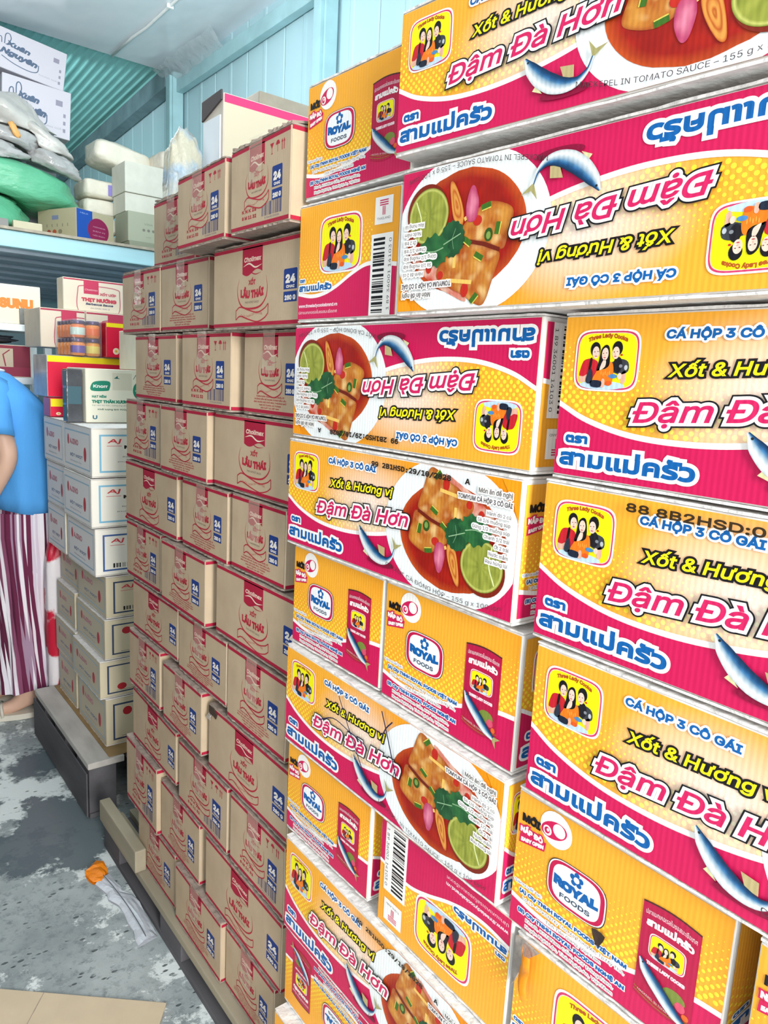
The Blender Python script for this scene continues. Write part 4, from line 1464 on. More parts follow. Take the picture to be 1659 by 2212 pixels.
def pallet(label, x0, x1, y0, y1, top, block_m, deck_m, nb=5, gap=.02, edge_m=None):
    root = empty('pallet', ((x0 + x1) / 2, (y0 + y1) / 2, FLOOR), label, 'pallet', 'wooden pallets under the stacks')
    w = (x1 - x0 - gap * (nb - 1)) / nb
    for i in range(nb):
        a = x0 + i * (w + gap)
        box('deck_board', a, a + w, y0, y1, top - .022, top, edge_m if (edge_m and i == 0) else deck_m, root, .003)
    h0, h1 = FLOOR + .018, top - .023
    for i in range(3):
        a = x0 + .004 + (x1 - x0 - .098) * i / 2
        for j in range(3):
            b_ = y0 + .004 + (y1 - y0 - .148) * j / 2
            box('block', a, a + .09, b_, b_ + .14, h0, h1, block_m, root, .003)
        box('bottom_board', a, a + .09, y0, y1, FLOOR, FLOOR + .017, block_m, root, .002)
    return root


pallet('low grey pallet hidden under the orange cartons', .0, .56, -.60, .528, -1.294, M_WOODD, M_WOOD)
bp_ = pallet('grey pallet under the brown cartons with a beige timber along its edge', .004, .41, .545, 1.62, -1.30, M_WOODD, M_BEIGE)
V, F = bevel_hexa(boxpts(-.006, .0265, 1.30, 1.615, -1.299, -1.232), .004)
mesh_ob('edge_timber', V, F, M_BEIGE, bp_)
wp = pallet('dark taller pallet with bright deck edge under the white cartons', .012, .80, 1.79, 2.50, -1.20, M_WOODD, M_WOOD, 6, .012, mat('whitewashed_board', '#CBC6BF', .7, noise_amt=.35, noise_scale=16, stretch=(1, .3, 1)))
box('side_skirt', .006, .011, 1.792, 2.498, FLOOR + .01, -1.235, M_WOODD, wp, .001)
M_SHEET = mat('brown_deck_sheet', '#9A7D52', .7, noise_amt=.3, noise_scale=12)
box('deck_sheet', .085, .62, 1.80, 2.49, -1.1995, -1.1965, M_SHEET, wp, .001)


# ================================================================ general boxes with prints on two sides
def gbox(name, label, cat, x0, x1, y0, y1, z0, z1, body, end=None, front=None, rz=0.0, ry=0.0, group=None, rx=0.0, pm=None, pivot=None, bev=.004, eflip=False):
    c = pivot or ((x0 + x1) / 2, (y0 + y1) / 2, z0)
    p = boxpts(x0, x1, y0, y1, z0, z1)
    R = Matrix.Rotation(rz, 3, 'Z') @ Matrix.Rotation(ry, 3, 'Y') @ Matrix.Rotation(rx, 3, 'X')
    p = rot_pts(p, c, rz, ry, rx)
    root = empty(name, (sum(q[0] for q in p) / 8, sum(q[1] for q in p) / 8, min(q[2] for q in p)), label, cat, group)
    V, F = bevel_hexa(p, bev)
    mesh_ob('body', V, F, body, root)
    if end:
        end.place('end_print', [p[4], p[5], p[1], p[0]], tuple(R @ Vector((0, -1, 0))), root, pm or M_FLAT, eflip, inset=.003)
    if front:
        front.place('front_print', [p[7], p[4], p[0], p[3]], tuple(R @ Vector((-1, 0, 0))), root, pm or M_FLAT, inset=.003)
    return root


CREAM = lin('#EFEADF')
# ---- white seasoning cartons
SKYB, DEEPB = lin('#7FBBD8'), lin('#3E5F9A')


def aj_end(kind):
    P = Print(1.95)
    P.rect(0, 0, 1.95, 1, lin('#F1EEE4' if kind < 1 or kind == 1 else '#D3C8AC'), 0)  # darker beige ground includes the shade of the lower rows
    fc = SKYB if kind == 0 else (DEEPB if kind == 1 else lin('#33435E'))
    P.stroke([(.15, .09), (1.82, .09), (1.82, .88), (.15, .88)], .038, fc, 1, True)
    if kind < 2 or kind == 4:
        P.text('Aj', .30, .72, .11, lin('#D23A44'), 2, width=.25, shear=.3, bold=.005)
        P.rect(.28, .645, .58, .655, lin('#D23A44'), 2)
    if kind == 0:
        P.text('NHÀ', .64, .60, .075, BLK, 2, width=.34, bold=.012)
        P.text('BÁN', .70, .49, .075, BLK, 2, width=.30, bold=.012)
        P.text('Bột ngọt hạt lớn', .60, .40, .04, GREYT, 2, width=.7)
        P.text('Khối lượng tịnh', .50, .29, .035, GREYT, 2, width=.8)
        P.ell(.80, .18, .14, .065, lin('#C8202E'), 2, 24)
        P.text('NEW', .80, .16, .04, WH, 3, width=.12, align='c')
    elif kind in (1, 4):
        barcode(P, .34, .14, 1.3, .24, 2, seed=9)
        P.text('Aji', 1.2, .5, .05, lin('#C7B9A8'), 2, width=.3)
    else:
        P.ell(.44, .70 if kind == 2 else .25, .10, .095, lin('#B62A34'), 2, 22)
        P.ell(.98, .30 if kind == 2 else .48, .09, .09, lin('#B62A34'), 2, 22)
        P.text('Bột ngọt', .9, .55, .05, GREYT, 2, width=.5)
        P.rect(.32, .14, .8, .15, GREYT, 2)
    return P


def aj_side(k=0):
    P = Print(2.0)
    P.rect(0, 0, 2, 1, lin('#CDC2A8' if k else '#E9E7E6'), 0)  # lower sides: beige ground with their shade mixed in
    P.stroke([(.10, .10), (1.90, .10), (1.90, .88), (.10, .88)], .03, lin('#9DBFD2'), 1, True)
    P.ell(.36, .66, .07, .12, lin('#C84B58'), 2, 18)
    P.text('AJINO', .48, .58, .15, lin('#C98A92'), 2, width=.62, bold=.012)
    P.ell(1.58, .42, .09, .16, lin('#C23340'), 2, 18)
    P.text('BỘT NGỌT', .5, .30, .08, lin('#8490A8'), 2, width=.9, bold=.006)
    P.text('Khối lượng tịnh 20 kg', .5, .18, .05, lin('#8490A8'), 2, width=.8)
    return P


AE = [aj_end(k) for k in range(5)]
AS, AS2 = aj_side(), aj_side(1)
M_AJB = mat('shade_tinted_beige_board', '#CFC4A8', .65, noise_amt=.12, noise_scale=18, bump=.0015, bump_scale=12)  # lower rows: beige board with their shade worked into the colour
M_AJ = mat('white_seasoning_board', '#E9E5DA', .6, noise_amt=.12, noise_scale=18, bump=.0015, bump_scale=12)
rows = [(.066, -.094, -.2545), (.062, -.2585, -.4205), (.072, -.4245, -.5855), (.104, -.5895, -.7355), (.098, -.7395, -.8805), (.080, -.8845, -1.0195), (.098, -1.0235, -1.196)]
nm = ['top', 'second', 'third', 'fourth', 'fifth', 'sixth', 'bottom']
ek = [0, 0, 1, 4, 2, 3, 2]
note = ['lying at the top with sky blue frame', 'with sky blue frame, second from the top', 'with blue frame, third from the top', 'with navy frame and barcode, fourth from top',
        'with red dot high in its frame, fifth from top', 'with red dot low in its frame, second from pallet', 'standing on the pallet deck, nearest the brown stack']
for i, (x, zt, zb) in enumerate(rows):
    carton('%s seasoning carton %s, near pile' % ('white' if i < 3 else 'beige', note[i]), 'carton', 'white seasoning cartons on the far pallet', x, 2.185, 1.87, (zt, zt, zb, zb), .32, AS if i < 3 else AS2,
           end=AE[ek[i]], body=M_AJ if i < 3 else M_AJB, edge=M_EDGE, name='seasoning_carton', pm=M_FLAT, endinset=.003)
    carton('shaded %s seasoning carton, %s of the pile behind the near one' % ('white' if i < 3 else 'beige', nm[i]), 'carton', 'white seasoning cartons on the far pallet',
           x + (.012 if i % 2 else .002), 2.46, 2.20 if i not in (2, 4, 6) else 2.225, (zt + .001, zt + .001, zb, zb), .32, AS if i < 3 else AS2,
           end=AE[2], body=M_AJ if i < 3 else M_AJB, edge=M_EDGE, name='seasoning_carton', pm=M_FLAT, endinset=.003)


# ---- things on top of the white stack
def knorr(u_=1.75):
    P = Print(u_)
    P.rect(0, 0, u_, 1, lin('#EDEBD8'), 0)
    G = lin('#1F8A70')
    P.poly(smooth_loop([(.10, .60), (.40, .60), (.46, .64), (.46, .78), (.20, .78), (.10, .72)], 4).tolist(), G, 1)
    P.text('Knorr', .28, .66, .075, WH, 2, width=.28, align='c', bold=.004)
    P.text('HẠT NÊM', .11, .47, .055, G, 1, width=.28, bold=.004)
    P.text('THỊT THĂN XƯƠNG ỐNG & TỦY', .11, .37, .065, G, 1, width=1.25, bold=.007)
    P.text('Hạt nêm thịt thăn, xương ống và tủy', .11, .31, .035, lin('#5E7A62'), 1, width=.75)
    P.text('Khối lượng tịnh 900g x 12 gói', .22, .23, .04, lin('#5E7A62'), 1, width=.85, bold=.002)
    P.text('U', .12, .06, .09, lin('#34708A'), 1, width=.08, bold=.006)
    P.ell(1.08, .62, .14, .17, G, 1, 26)
    P.text('XƯƠNG', 1.08, .60, .05, lin('#D9EAD4'), 2, width=.2, align='c')
    P.rect(.52, .62, .92, .95, lin('#DDD9C4'), 1)
    P.poly([(.55, .84), (.63, .90), (.63, .86), (.68, .84)], lin('#2C6E6A'), 2)
    for q in (.95, 1.15, 1.35, 1.5):
        P.stroke([(q, .84), (q + .05, .92), (q + .1, .84)], .012, lin('#6C8078'), 2)
    return P


KN = knorr()
M_KN = mat('cream_soup_board', '#E7E4D2', .6, noise_amt=.1)
gbox('seasoning_box', 'cream carton with green leaf shaped logo, standing on the white cartons', 'carton', .112, .415, 2.08, 2.30, -.092, .093, M_KN, end=KN, front=KN)
gbox('seasoning_box', 'second cream carton with green logo, on top and half hidden by brown cartons', 'carton', .298, .46, 2.10, 2.29, .095, .235, M_KN, end=KN)
M_SMOKE = mat('smoky_shrink_wrap', '#5B5F66', .22, noise_amt=.45, noise_scale=16, bump=.004, bump_scale=20, coat=.4)
dp = gbox('wrapped_pack', 'dark shrink wrapped pack left of the cream carton', 'pack', .056, .108, 2.10, 2.15, -.092, .088, M_SMOKE)
for k in range(3):
    box('wrapped_block', .0550, .0558, 2.105, 2.145, -.085 + .058 * k, -.035 + .058 * k, mat('dark_teal_label', '#3F6470', .4), dp, 0)
box('wrap_band', .060, .104, 2.0985, 2.0995, -.03, .03, mat('dark_teal_label', '#3F6470', .4), dp, 0)

REDP, YELP = lin('#E0123F'), lin('#FBE81A')


def redpack(asp, seal=.12, text=True):
    P = Print(asp)
    P.rect(0, 0, asp, 1, REDP, 0)
    P.rect(0, 1 - seal, asp, 1, YELP, 1)
    if text:
        P.ell(asp * .78, .88, asp * .22, .09, WH, 2, 20)
        P.text('AJI', asp * .78, .86, .05, REDP, 3, width=asp * .2, align='c', bold=.005)
        for k in range(4):
            P.ell(asp * .78, .70 - .10 * k, asp * .19, .035, lin('#F6B7C8'), 2, 16)
        P.rect(asp * .3, .10, asp, .27, lin('#F04A34'), 1)
        P.ell(asp * .30, .17, .10, .10, lin('#F8E8C8'), 2, 20)
        P.ell(asp * .30, .17, .04, .04, lin('#E8B23C'), 3, 14)
        P.rect(asp * .48, .20, asp * .9, .22, WH, 2)
        P.rect(asp * .48, .14, asp * .8, .16, WH, 2)
    else:
        P.ell(asp * .30, .14, .12, .09, lin('#F8E8C8'), 2, 20)
        P.ell(asp * .30, .14, .05, .04, lin('#E8B23C'), 3, 14)
    return P


M_REDB = mat('red_glossy_pack', '#C01038', .3)
M_GREYB = mat('grey_white_film', '#B9B6BC', .25, noise_amt=.4, noise_scale=9, bump=.003, bump_scale=15)
gbox('seasoning_pack', 'small red pack with yellow top on the white cartons, partly covered by dark pack', 'pack', .066, .16, 2.36, 2.455, -.091, -.022, M_REDB, end=redpack(1.2, .45, False))
gbox('seasoning_pack', 'wide red pack with yellow lid band and grey side, under the jar pack', 'pack', .068, .40, 2.40, 2.60, -.0205, .135, M_GREYB, end=redpack(1.65, .15, False))
gbox('seasoning_pack', 'bright red pack with yellow top band beside the wrapped jars', 'pack', .272, .395, 2.36, 2.50, .1365, .268, M_REDB, end=redpack(.97))

# jars shrunk into one pack, 5 deep, 2 wide, 2 high
jp = empty('jar_pack', (.16, 2.49, .136), 'shrink wrapped pack of orange sauce jars with dark lids', 'jars')
M_LID = mat('purple_metal_lid', '#5A4A6E', .3, metal=.6)
JC = ['#E9782A', '#F08A1E', '#E88A2E', '#EFA02A']
LC = ['#CDE3DA', '#F2701E', '#5B43A0', '#F3E06A']


def lathe(prof, c, n=18):
    V, F = [], []
    for r, z in prof:
        for k in range(n):
            t_ = 2 * math.pi * k / n
            V.append((c[0] + r * math.cos(t_), c[1] + r * math.sin(t_), c[2] + z))
    for i in range(len(prof) - 1):
        for k in range(n):
            F.append([i * n + k, i * n + (k + 1) % n, (i + 1) * n + (k + 1) % n, (i + 1) * n + k])
    F.append(list(range(n))[::-1])
    F.append([(len(prof) - 1) * n + k for k in range(n)])
    return V, F


for zi in range(2):
    for xi in range(2):
        for yi in range(5):
            q = 2 * zi + xi
            cx_, cy_, cz_ = .182 + .054 * xi, 2.402 + .046 * yi, .1375 + .066 * (1 - zi)
            m1 = mat('sauce_in_jar_%d' % q, JC[q], .2, coat=.6)
            jr = mesh_ob('jar', *lathe([(.021, 0), (.0255, .004), (.026, .042), (.022, .050)], (cx_, cy_, cz_)), m1, jp, smooth=True)
            def sub(nme, prof, mm):
                o = mesh_ob(nme, np.array(lathe(prof, (cx_, cy_, cz_))[0]) - np.array(jp.location), lathe(prof, (0, 0, 0))[1], mm, jr, world=False, smooth=True)
                return o
            sub('lid', [(.0235, .050), (.024, .051), (.024, .062), (.0225, .0635)], M_LID)
            if yi == 0:
                sub('label', [(.0263, .010), (.0264, .011), (.0264, .036), (.0263, .037)], mat('jar_label_%d' % q, LC[q], .4))
V, F = bevel_hexa(boxpts(.153, .264, 2.372, 2.612, .136, .272), .01)
mesh_ob('shrink_wrap', V, F, mat('clear_shrink_wrap', '#E6E4EE', .08, alpha=.13, bump=.004, bump_scale=26, spec=.8), jp)

# carton row and broth carton behind
M_PK = mat('pale_kraft', '#D8CBB8', .65, noise_amt=.1)


def thit(asp=2.0):
    P = Print(asp)
    P.rect(0, 0, asp, 1, lin('#DDD0BC'), 0)
    P.rect(0, .955, asp, 1, lin('#B23A52'), 1)
    P.stroke(smooth_loop([(.50, -.1), (.42, .65), (.55, .80), (1.1, .82), (1.62, .78), (1.72, .62), (1.6, -.1)], 6), .03, lin('#B8606E'), 1, True)
    P.rect(.60, .55, 1.06, .98, lin('#C23A5A'), 2)
    P.text('Cholimex', .83, .66, .08, lin('#EBC4C8'), 3, width=.4, align='c', shear=.2)
    P.text('XỐT ƯỚP', 1.10, .54, .09, lin('#C66A72'), 3, width=.5, bold=.01)
    P.text('THỊT NƯỚNG', .54, .32, .13, lin('#C64A5A'), 3, width=1.06, bold=.016)
    P.text('Barbecue Sauce', .66, .20, .085, lin('#4A4E66'), 3, width=.84, shear=.2, bold=.006)
    P.text('24 CHAI 200 G', .80, .08, .06, lin('#6A6E86'), 3, width=.6)
    return P


TH = thit()
M_PKW = mat('pale_white_board', '#E6E8EA', .6)
gbox('sauce_box', 'kraft carton with crimson tab lettered THIT NUONG, highest under the deck', 'carton', .212, .48, 2.70, 2.79, .3225, .452, M_PK, end=TH)
gbox('sauce_box', 'left carton of the pair behind the wrapped jars, grey end showing', 'carton', .112, .286, 2.66, 2.92, .1665, .3205, M_PK, end=thit(1.3), front=None)
gbox('sauce_box', 'right carton of the pair behind the bright red pack', 'carton', .288, .48, 2.66, 2.92, .1665, .3205, M_PK, end=thit(1.3))
for k in range(4):
    gbox('filler_carton', 'plain kraft carton in the support pile behind the white cartons, %s one' % ('bottom', 'second', 'third', 'top')[k], 'carton', .27, .60, 2.645, 2.96,
         FLOOR + .3905 * k + .0005, FLOOR + .3905 * k + .389, M_KRAFT)
# unseen dark blocks added left of the aisle to shade the far cartons
for k in range(4):
    for j in range(3):
        gbox('filler_carton', 'added dark shade block across the aisle, %s pile from the gate, %s layer' % (('first', 'second', 'third', 'last')[k], ('bottom', 'middle', 'top')[j]), 'carton',
             -1.62, -1.02, .55 + .62 * k, 1.15 + .62 * k, FLOOR + .62 * j + .0005, FLOOR + .62 * j + .618, mat('dark_shade_block', '#4B4744', .45))
# rank of plain cartons between brown stack and wall, carrying the odd ones on top
for k in range(5):
    gbox('filler_carton', 'plain kraft carton in the rank by the wall behind the brown stack, %s one' % ('bottom', 'second', 'middle', 'fourth', 'top')[k], 'carton', .42, .82, 1.30, 1.785,
         FLOOR + .349 * k + .0005, FLOOR + .349 * k + .3475, M_KRAFT)


def pinkbox():
    P = Print(.86)
    P.rect(0, 0, .86, 1, lin('#C9BEA6'), 0)
    P.rect(0, .955, .86, 1, lin('#D8386E'), 1)
    P.rect(.55, .84, .86, 1, lin('#D8386E'), 1)
    P.ell(.68, .86, .05, .03, lin('#F2D6DA'), 2, 16)
    P.text('MÌ', .66, .87, .05, lin('#F6E6EA'), 2, width=.12, bold=.004)
    return P


px = gbox('tall_carton', 'tall cream carton with pink stripe and open dark flap above the brown stack', 'carton', .238, .640, 1.305, 1.425, .3455, .800, mat('cream_board', '#CFC7BA', .6, noise_amt=.1, bump=.002, bump_scale=10), end=pinkbox(), rz=0)
V, F = bevel_hexa([(.2325, 1.307, .782), (.2372, 1.307, .782), (.2372, 1.423, .752), (.2325, 1.423, .752), (.2325, 1.307, .806), (.2372, 1.307, .806), (.2372, 1.423, .806), (.2325, 1.423, .800)], .001)
mesh_ob('loose_flap', V, F, mat('dark_flap', '#4A4446', .8), px)
box('side_film', .2335, .2372, 1.315, 1.415, .40, .748, mat('bluish_white_side', '#DCE4EC', .5), px, .0005)
gbox('small_carton', 'small grey brown carton peeping over the pink striped one', 'carton', .47, .70, 1.55, 1.72, .3455, .925, mat('grey_kraft', '#A59C8C', .7, noise_amt=.2))
gbox('small_carton', 'bluish grey package edge peeping beside the grey brown carton', 'carton', .715, .81, 1.50, 1.64, .3455, .905, mat('blue_grey_wrap', '#B4C6D4', .4, noise_amt=.2), rz=.25)
sb = blob('crumpled_bag', (.175, 1.405, .525), (.050, .042, .178), mat('beige_crumpled_film', '#B9B6A2', .4, bump=.014, bump_scale=18, color2='#93AABB', noise_scale=9, thr=(.5, .6)), amp=.18, freq=4, seed=4, fine=.05, pw=3.4)
tag(sb, 'crumpled beige and pale blue film bag left of the pink striped carton', 'bag')

# shelf rack under the mezzanine on the far left
M_SHELF = mat('white_shelf', '#E9F0F1', .45)
rk = empty('shelf_rack', (-.2, 3.2, FLOOR), 'white board shelf rack behind the person', 'shelf')
for z_ in (.265, .035, -.6):
    box('shelf_board', -.62, .225, 3.06, 3.36, z_ - .03, z_, M_SHELF, rk, .003)
for a in (-.62, .195):
    for b_ in (3.06, 3.33):
        box('post', a - .03 if a < 0 else a + .03, a if a < 0 else a + .06, b_, b_ + .03, FLOOR, .27, M_SHELF, rk, .002)
sn = Print(3.22)
sn.rect(0, 0, 3.22, 1, lin('#F4E6CC'), 0)
sn.text('SUNU', 2.24, .42, .30, lin('#F08A3A'), 1, width=.78, bold=.03)
gbox('paper_box', 'cream carton with orange SUNU lettering on the white shelf', 'carton', -.32, .215, 3.07, 3.30, .2655, .432, mat('cream_white', '#F2EAD8', .5), end=sn)
o = gbox('crumpled_carton', 'small crushed grey carton leaning before the SUNU lettering', 'carton', .125, .178, 3.0605, 3.0685, .2665, .335, mat('crushed_grey', '#8C8C86', .7, noise_amt=.4, noise_scale=30), ry=.0)
db = Print(1.6)
db.rect(0, 0, 1.6, 1, lin('#BFAE96'), 0)
db.rect(0, .9, 1.6, 1, lin('#8E2A3C'), 1)
db.rect(0, 0, 1.6, .30, lin('#8E2A44'), 1)
db.stroke([(1.05, .32), (1.0, .7), (1.15, .86)], .03, lin('#8E2A3C'), 1)
db.rect(1.22, .3, 1.6, 1, lin('#7C2438'), 2)
gbox('sauce_box', 'shaded kraft carton with crimson bands on the lower shelf', 'carton', -.13, .17, 3.08, 3.30, .0355, .175, M_PK, end=db)
sk_ = blob('bundle', (-.02, 3.19, .199), (.14, .09, .018), mat('dark_bundle', '#2C3038', .6, noise_amt=.4), amp=.3, freq=6, seed=2)
tag(sk_, 'dark bundle lying on the carton on the lower shelf', 'bundle')

# ================================================================ goods on the mezzanine
M_GREEN = mat('green_woven_sack', '#66BE94', .42, noise_amt=.22, noise_scale=9, bump=.016, bump_scale=16, stretch=(.5, 1, 1))
g = blob('sack', (-.14, 3.78, .822), (.46, .27, .1), M_GREEN, amp=.13, freq=3.2, seed=1, pw=3.2, flat=.0985, fine=.05)
tag(g, 'lower green woven sack on the mezzanine', 'sack', 'green sacks on the mezzanine')
g = blob('sack', (.04, 3.80, .997), (.52, .26, .105), M_GREEN, amp=.13, freq=3.0, seed=6, pw=3.2, rot=(0, .10), fine=.05, over=[((-.14, 3.78, .822), (.46, .27, .1), 3.2)])
tag(g, 'upper green woven sack lying across the lower one', 'sack', 'green sacks on the mezzanine')
M_CLR = mat('dusty_clear_plastic', '#B9B9B8', .22, noise_amt=.30, noise_scale=7, bump=.020, bump_scale=11, coat=.5)
M_CLR2 = mat('pale_clear_plastic', '#D2D0CA', .25, noise_amt=.2, noise_scale=6, bump=.020, bump_scale=8, coat=.5)
OVER = [((.07, 3.80, .985), (.52, .26, .105), 3.2)]
for (c, r, s_, mm, lb, rt, tp) in (
        ((.15, 3.66, 1.10), (.17, .12, .05), 3, M_CLR, 'grey plastic bag directly on the upper green sack, left', (0, .1), 0),
        ((.43, 3.66, 1.085), (.135, .12, .055), 5, M_CLR, 'grey plastic bag sloping down at the right end of the green sacks', (0, .25), 0),
        ((.21, 3.67, 1.175), (.17, .12, .055), 8, M_CLR, 'grey plastic bag with orange scrap, second layer of the bag pile', (.1, .12), 0),
        ((.40, 3.70, 1.185), (.15, .12, .06), 9, M_CLR2, 'pale plastic bundle sloping right over the grey bags', (0, .5), 0),
        ((.27, 3.71, 1.285), (.20, .12, .12), 12, M_CLR2, 'pale peaked plastic bundle crowning the bag pile', (.2, .28), .72)):
    b_ = blob('plastic_bag', c, r, mm, amp=.20, freq=4, seed=s_, pw=2.4, rot=rt, fine=.10, over=OVER[:], taper=tp)
    OVER.append((c, r, 2.4))
    tag(b_, lb, 'bag', 'plastic bags piled on the green sacks')
o = blob('orange_scrap', (.235, 3.545, 1.19), (.016, .010, .035), mat('orange_scrap', '#E3A860', .4), amp=.3, freq=5, seed=3, rot=(0, -.5), nu=16, nv=10)
tag(o, 'small orange paper scrap between the grey plastic bags', 'scrap')


def script(asp=2.7, k=1.0):
    P = Print(asp)
    P.rect(0, 0, asp, 1, lin('#D6D3DC'), 0)
    N2 = lin('#5C6E88')
    w, x = 1.05 * k, asp - 1.62 * k
    P.text('Xuân', x + .20 * w, .62, .15, N2, 1, width=.50 * w, shear=.35, bold=.014, rot=-.10)
    P.text('Nguyên', x + .10 * w, .40, .17, N2, 1, width=.78 * w, shear=.35, bold=.016, rot=-.10)
    P.stroke(cat_rom([(x + .10 * w, .36), (x, .52), (x, .72), (x + .08 * w, .76), (x + .10 * w, .62)], 6), .022, N2, 2)
    P.stroke(cat_rom([(x + .16 * w, .62), (x + .17 * w, .86), (x + .25 * w, .90), (x + .29 * w, .78), (x + .22 * w, .62)], 6), .022, N2, 2)
    P.stroke(cat_rom([(x + .12 * w, .30), (x + .4 * w, .20), (x + .74 * w, .16), (x + .92 * w, .22), (x + .94 * w, .40)], 6), .022, N2, 2)
    P.rect(asp - .30, .66, asp - .16, .78, lin('#9A96A8'), 1)
    P.text('THÙNG GIẤY', asp - .62, .16, .05, lin('#A8A6B4'), 1, width=.5)
    for q in range(3):
        P.rect(asp - .14, .12 + .16 * q, asp - .09, .20 + .16 * q, lin('#9A96A8'), 1)
    return P


SCR = script()
M_LIL = mat('lilac_white_board', '#CFCDD6', .6, noise_amt=.1)
gbox('paper_carton', 'large pale carton with grey script, highest and tilted under the roof', 'carton', -.0, .545, 3.84, 4.2, 1.545, 1.735, M_LIL, end=SCR, ry=.13)
gbox('paper_carton', 'pale carton with dark grey script just below the tilted one', 'carton', .235, .565, 3.82, 4.2, 1.279, 1.515, M_LIL, end=script(1.35, .75), ry=.05)
gbox('paper_carton', 'pale carton with small care symbols at the left picture edge, behind the plastic bags', 'carton', -.16, .20, 3.84, 4.2, 1.270, 1.535, M_LIL, end=script(1.36, .6))
gbox('paper_carton', 'lowest pale carton behind the green sacks, carrying the script cartons', 'carton', -.16, .56, 4.08, 4.4, .723, 1.266, M_LIL)

cb1 = Print(1.45)
cb1.rect(0, 0, 1.45, 1, lin('#B5AC8E'), 0)
cb1.rect(.55, .66, .80, .80, lin('#7F86A6'), 1)
for k in range(6):
    cb1.stroke([(.15 + .2 * k, .42), (.15 + .2 * k, .52)], .025, lin('#7C7564'), 1)
for k, cc in enumerate(('#A5493C', '#B5543A', '#8A8068')):
    cb1.ell(.42 + .22 * k, .26, .075, .075, lin(cc), 1, 18)
cb2 = Print(1.25)
cb2.rect(0, 0, 1.25, 1, lin('#B5AC8E'), 0)
cb2.rect(0, 0, .52, 1, lin('#1F4FA8'), 1)
cb2.ell(.72, .40, .36, .42, lin('#8A1A4C'), 2, 30)
for k in range(3):
    cb2.text(('THƠM NGON', 'ĐẬM VỊ', 'MỖI NGÀY')[k], .74, .50 - .14 * k, .05, lin('#D9A8C0'), 3, width=.42, align='c')
cb2.text('MILK', .12, .86, .06, lin('#A9C0EA'), 3, width=.26)
gbox('printed_carton', 'tan carton with blue side and round crimson mark on the mezzanine edge', 'carton', .487, .725, 3.465, 3.75, .7225, .875, mat('tan_board', '#AFA688', .65), end=cb2, front=cb1, rz=.42, pivot=(.487, 3.465, .72))
gg = Print(1.35)
gg.rect(0, 0, 1.35, 1, lin('#A9AE99'), 0)
gg.text('VINA', .66, .60, .09, lin('#757A6C'), 1, width=.28, align='c')
for k in range(3):
    gg.ell(.50 + .16 * k, .42, .05, .05, lin('#7C7A70'), 1, 14)
gg.text('HTP', .66, .16, .06, lin('#858A7A'), 1, width=.16, align='c')
gbox('printed_carton', 'grey green carton under the white boxes at the wall end of the mezzanine', 'carton', .765, .99, 3.52, 3.72, .763, .915, mat('grey_green_board', '#A3A893', .7), end=gg)
gbox('printed_carton', 'flattened dull green carton lying under the grey green one', 'carton', .765, .99, 3.50, 3.73, .7225, .762, mat('dull_green_board', '#8D927E', .7))
M_PW = mat('pale_grey_board', '#DEDDD0', .6, noise_amt=.1)
gbox('white_carton', 'flat white carton just on the grey green carton', 'carton', .765, 1.06, 3.56, 3.75, .9165, 1.012, M_PW)
gbox('white_carton', 'larger white grey carton above the flat white one', 'carton', .762, 1.075, 3.55, 3.76, 1.0135, 1.165, M_PW)
M_CRP = mat('cream_paper_wrap', '#F2EEDD', .5, noise_amt=.12, noise_scale=18, bump=.008, bump_scale=14)
pk = [(.675, .724, .815, 'lowest'), (.672, .817, .905, 'second'), (.665, .907, 1.0, 'third'), (.665, 1.002, 1.10, 'fourth')]
for i, (cx_, z0, z1, w_) in enumerate(pk):
    b_ = blob('paper_package', (cx_ + .045, 3.885, (z0 + z1) / 2), (.090, .115, (z1 - z0) / 2 - .001), M_CRP, amp=.05, freq=4, seed=20 + i, pw=6, fine=.03)
    tag(b_, 'cream paper package, %s from the mezzanine floor in the pile left of the white boxes' % w_, 'package', 'cream packages on the mezzanine')
    if i == 3:
        box('violet_print', .745, .78, 3.764, 3.768, 1.02, 1.075, mat('violet_print', '#8F86D0', .5), b_, 0)
b_ = blob('paper_package', (.835, 3.87, 1.232), (.160, .13, .064), M_CRP, amp=.06, freq=4, seed=31, pw=5, rot=(0, .16), fine=.03)
tag(b_, 'big cream paper package lying on top, left, with torn white end', 'package', 'cream packages on the mezzanine')
b_ = blob('paper_package', (1.045, 3.70, 1.224), (.070, .11, .050), mat('spotted_paper_wrap', '#EFE6D6', .5, noise_amt=.2, noise_scale=30, bump=.006, bump_scale=14), amp=.05, freq=4, seed=33, pw=6, rot=(0, .05))
tag(b_, 'small spotted cream package on top beside the wall', 'package', 'cream packages on the mezzanine')
for k, (a0, a1, cc) in enumerate(((.20, .30, '#8E8C8A'), (.32, .45, '#C9C2A6'))):
    gbox('offcut', ('grey offcut lying by the green sack on the mezzanine edge', 'small cream carton piece between green sack and tan carton')[k], 'offcut', a0 - .12, a1 - .12, 3.47, 3.50, .7225, .768, mat('offcut_%d' % k, cc, .7))
tw = blob('sack', (.165, 2.555, -.98), (.09, .05, .42), mat('red_white_sack', '#C51436', .4, color2='#E9E3E6', noise_scale=3.5, thr=(.47, .49), bump=.006, bump_scale=12), amp=.12, freq=4, seed=17, pw=4)
tw.location.x -= .0
tag(tw, 'red and white plastic sack standing behind the striped trousers', 'sack')

# ================================================================ floor litter
M_OCAP = mat('orange_plastic', '#F58A16', .28, bump=.004, bump_scale=40)
M_SLV = mat('clear_grey_sleeve', '#D5D9E0', .14, bump=.006, bump_scale=22, noise_amt=.15, noise_scale=14, coat=.5)
lt = empty('plastic_wrapper', (-.03, 1.32, FLOOR), 'empty clear plastic wrapper with bright orange end on the floor', 'wrapper')


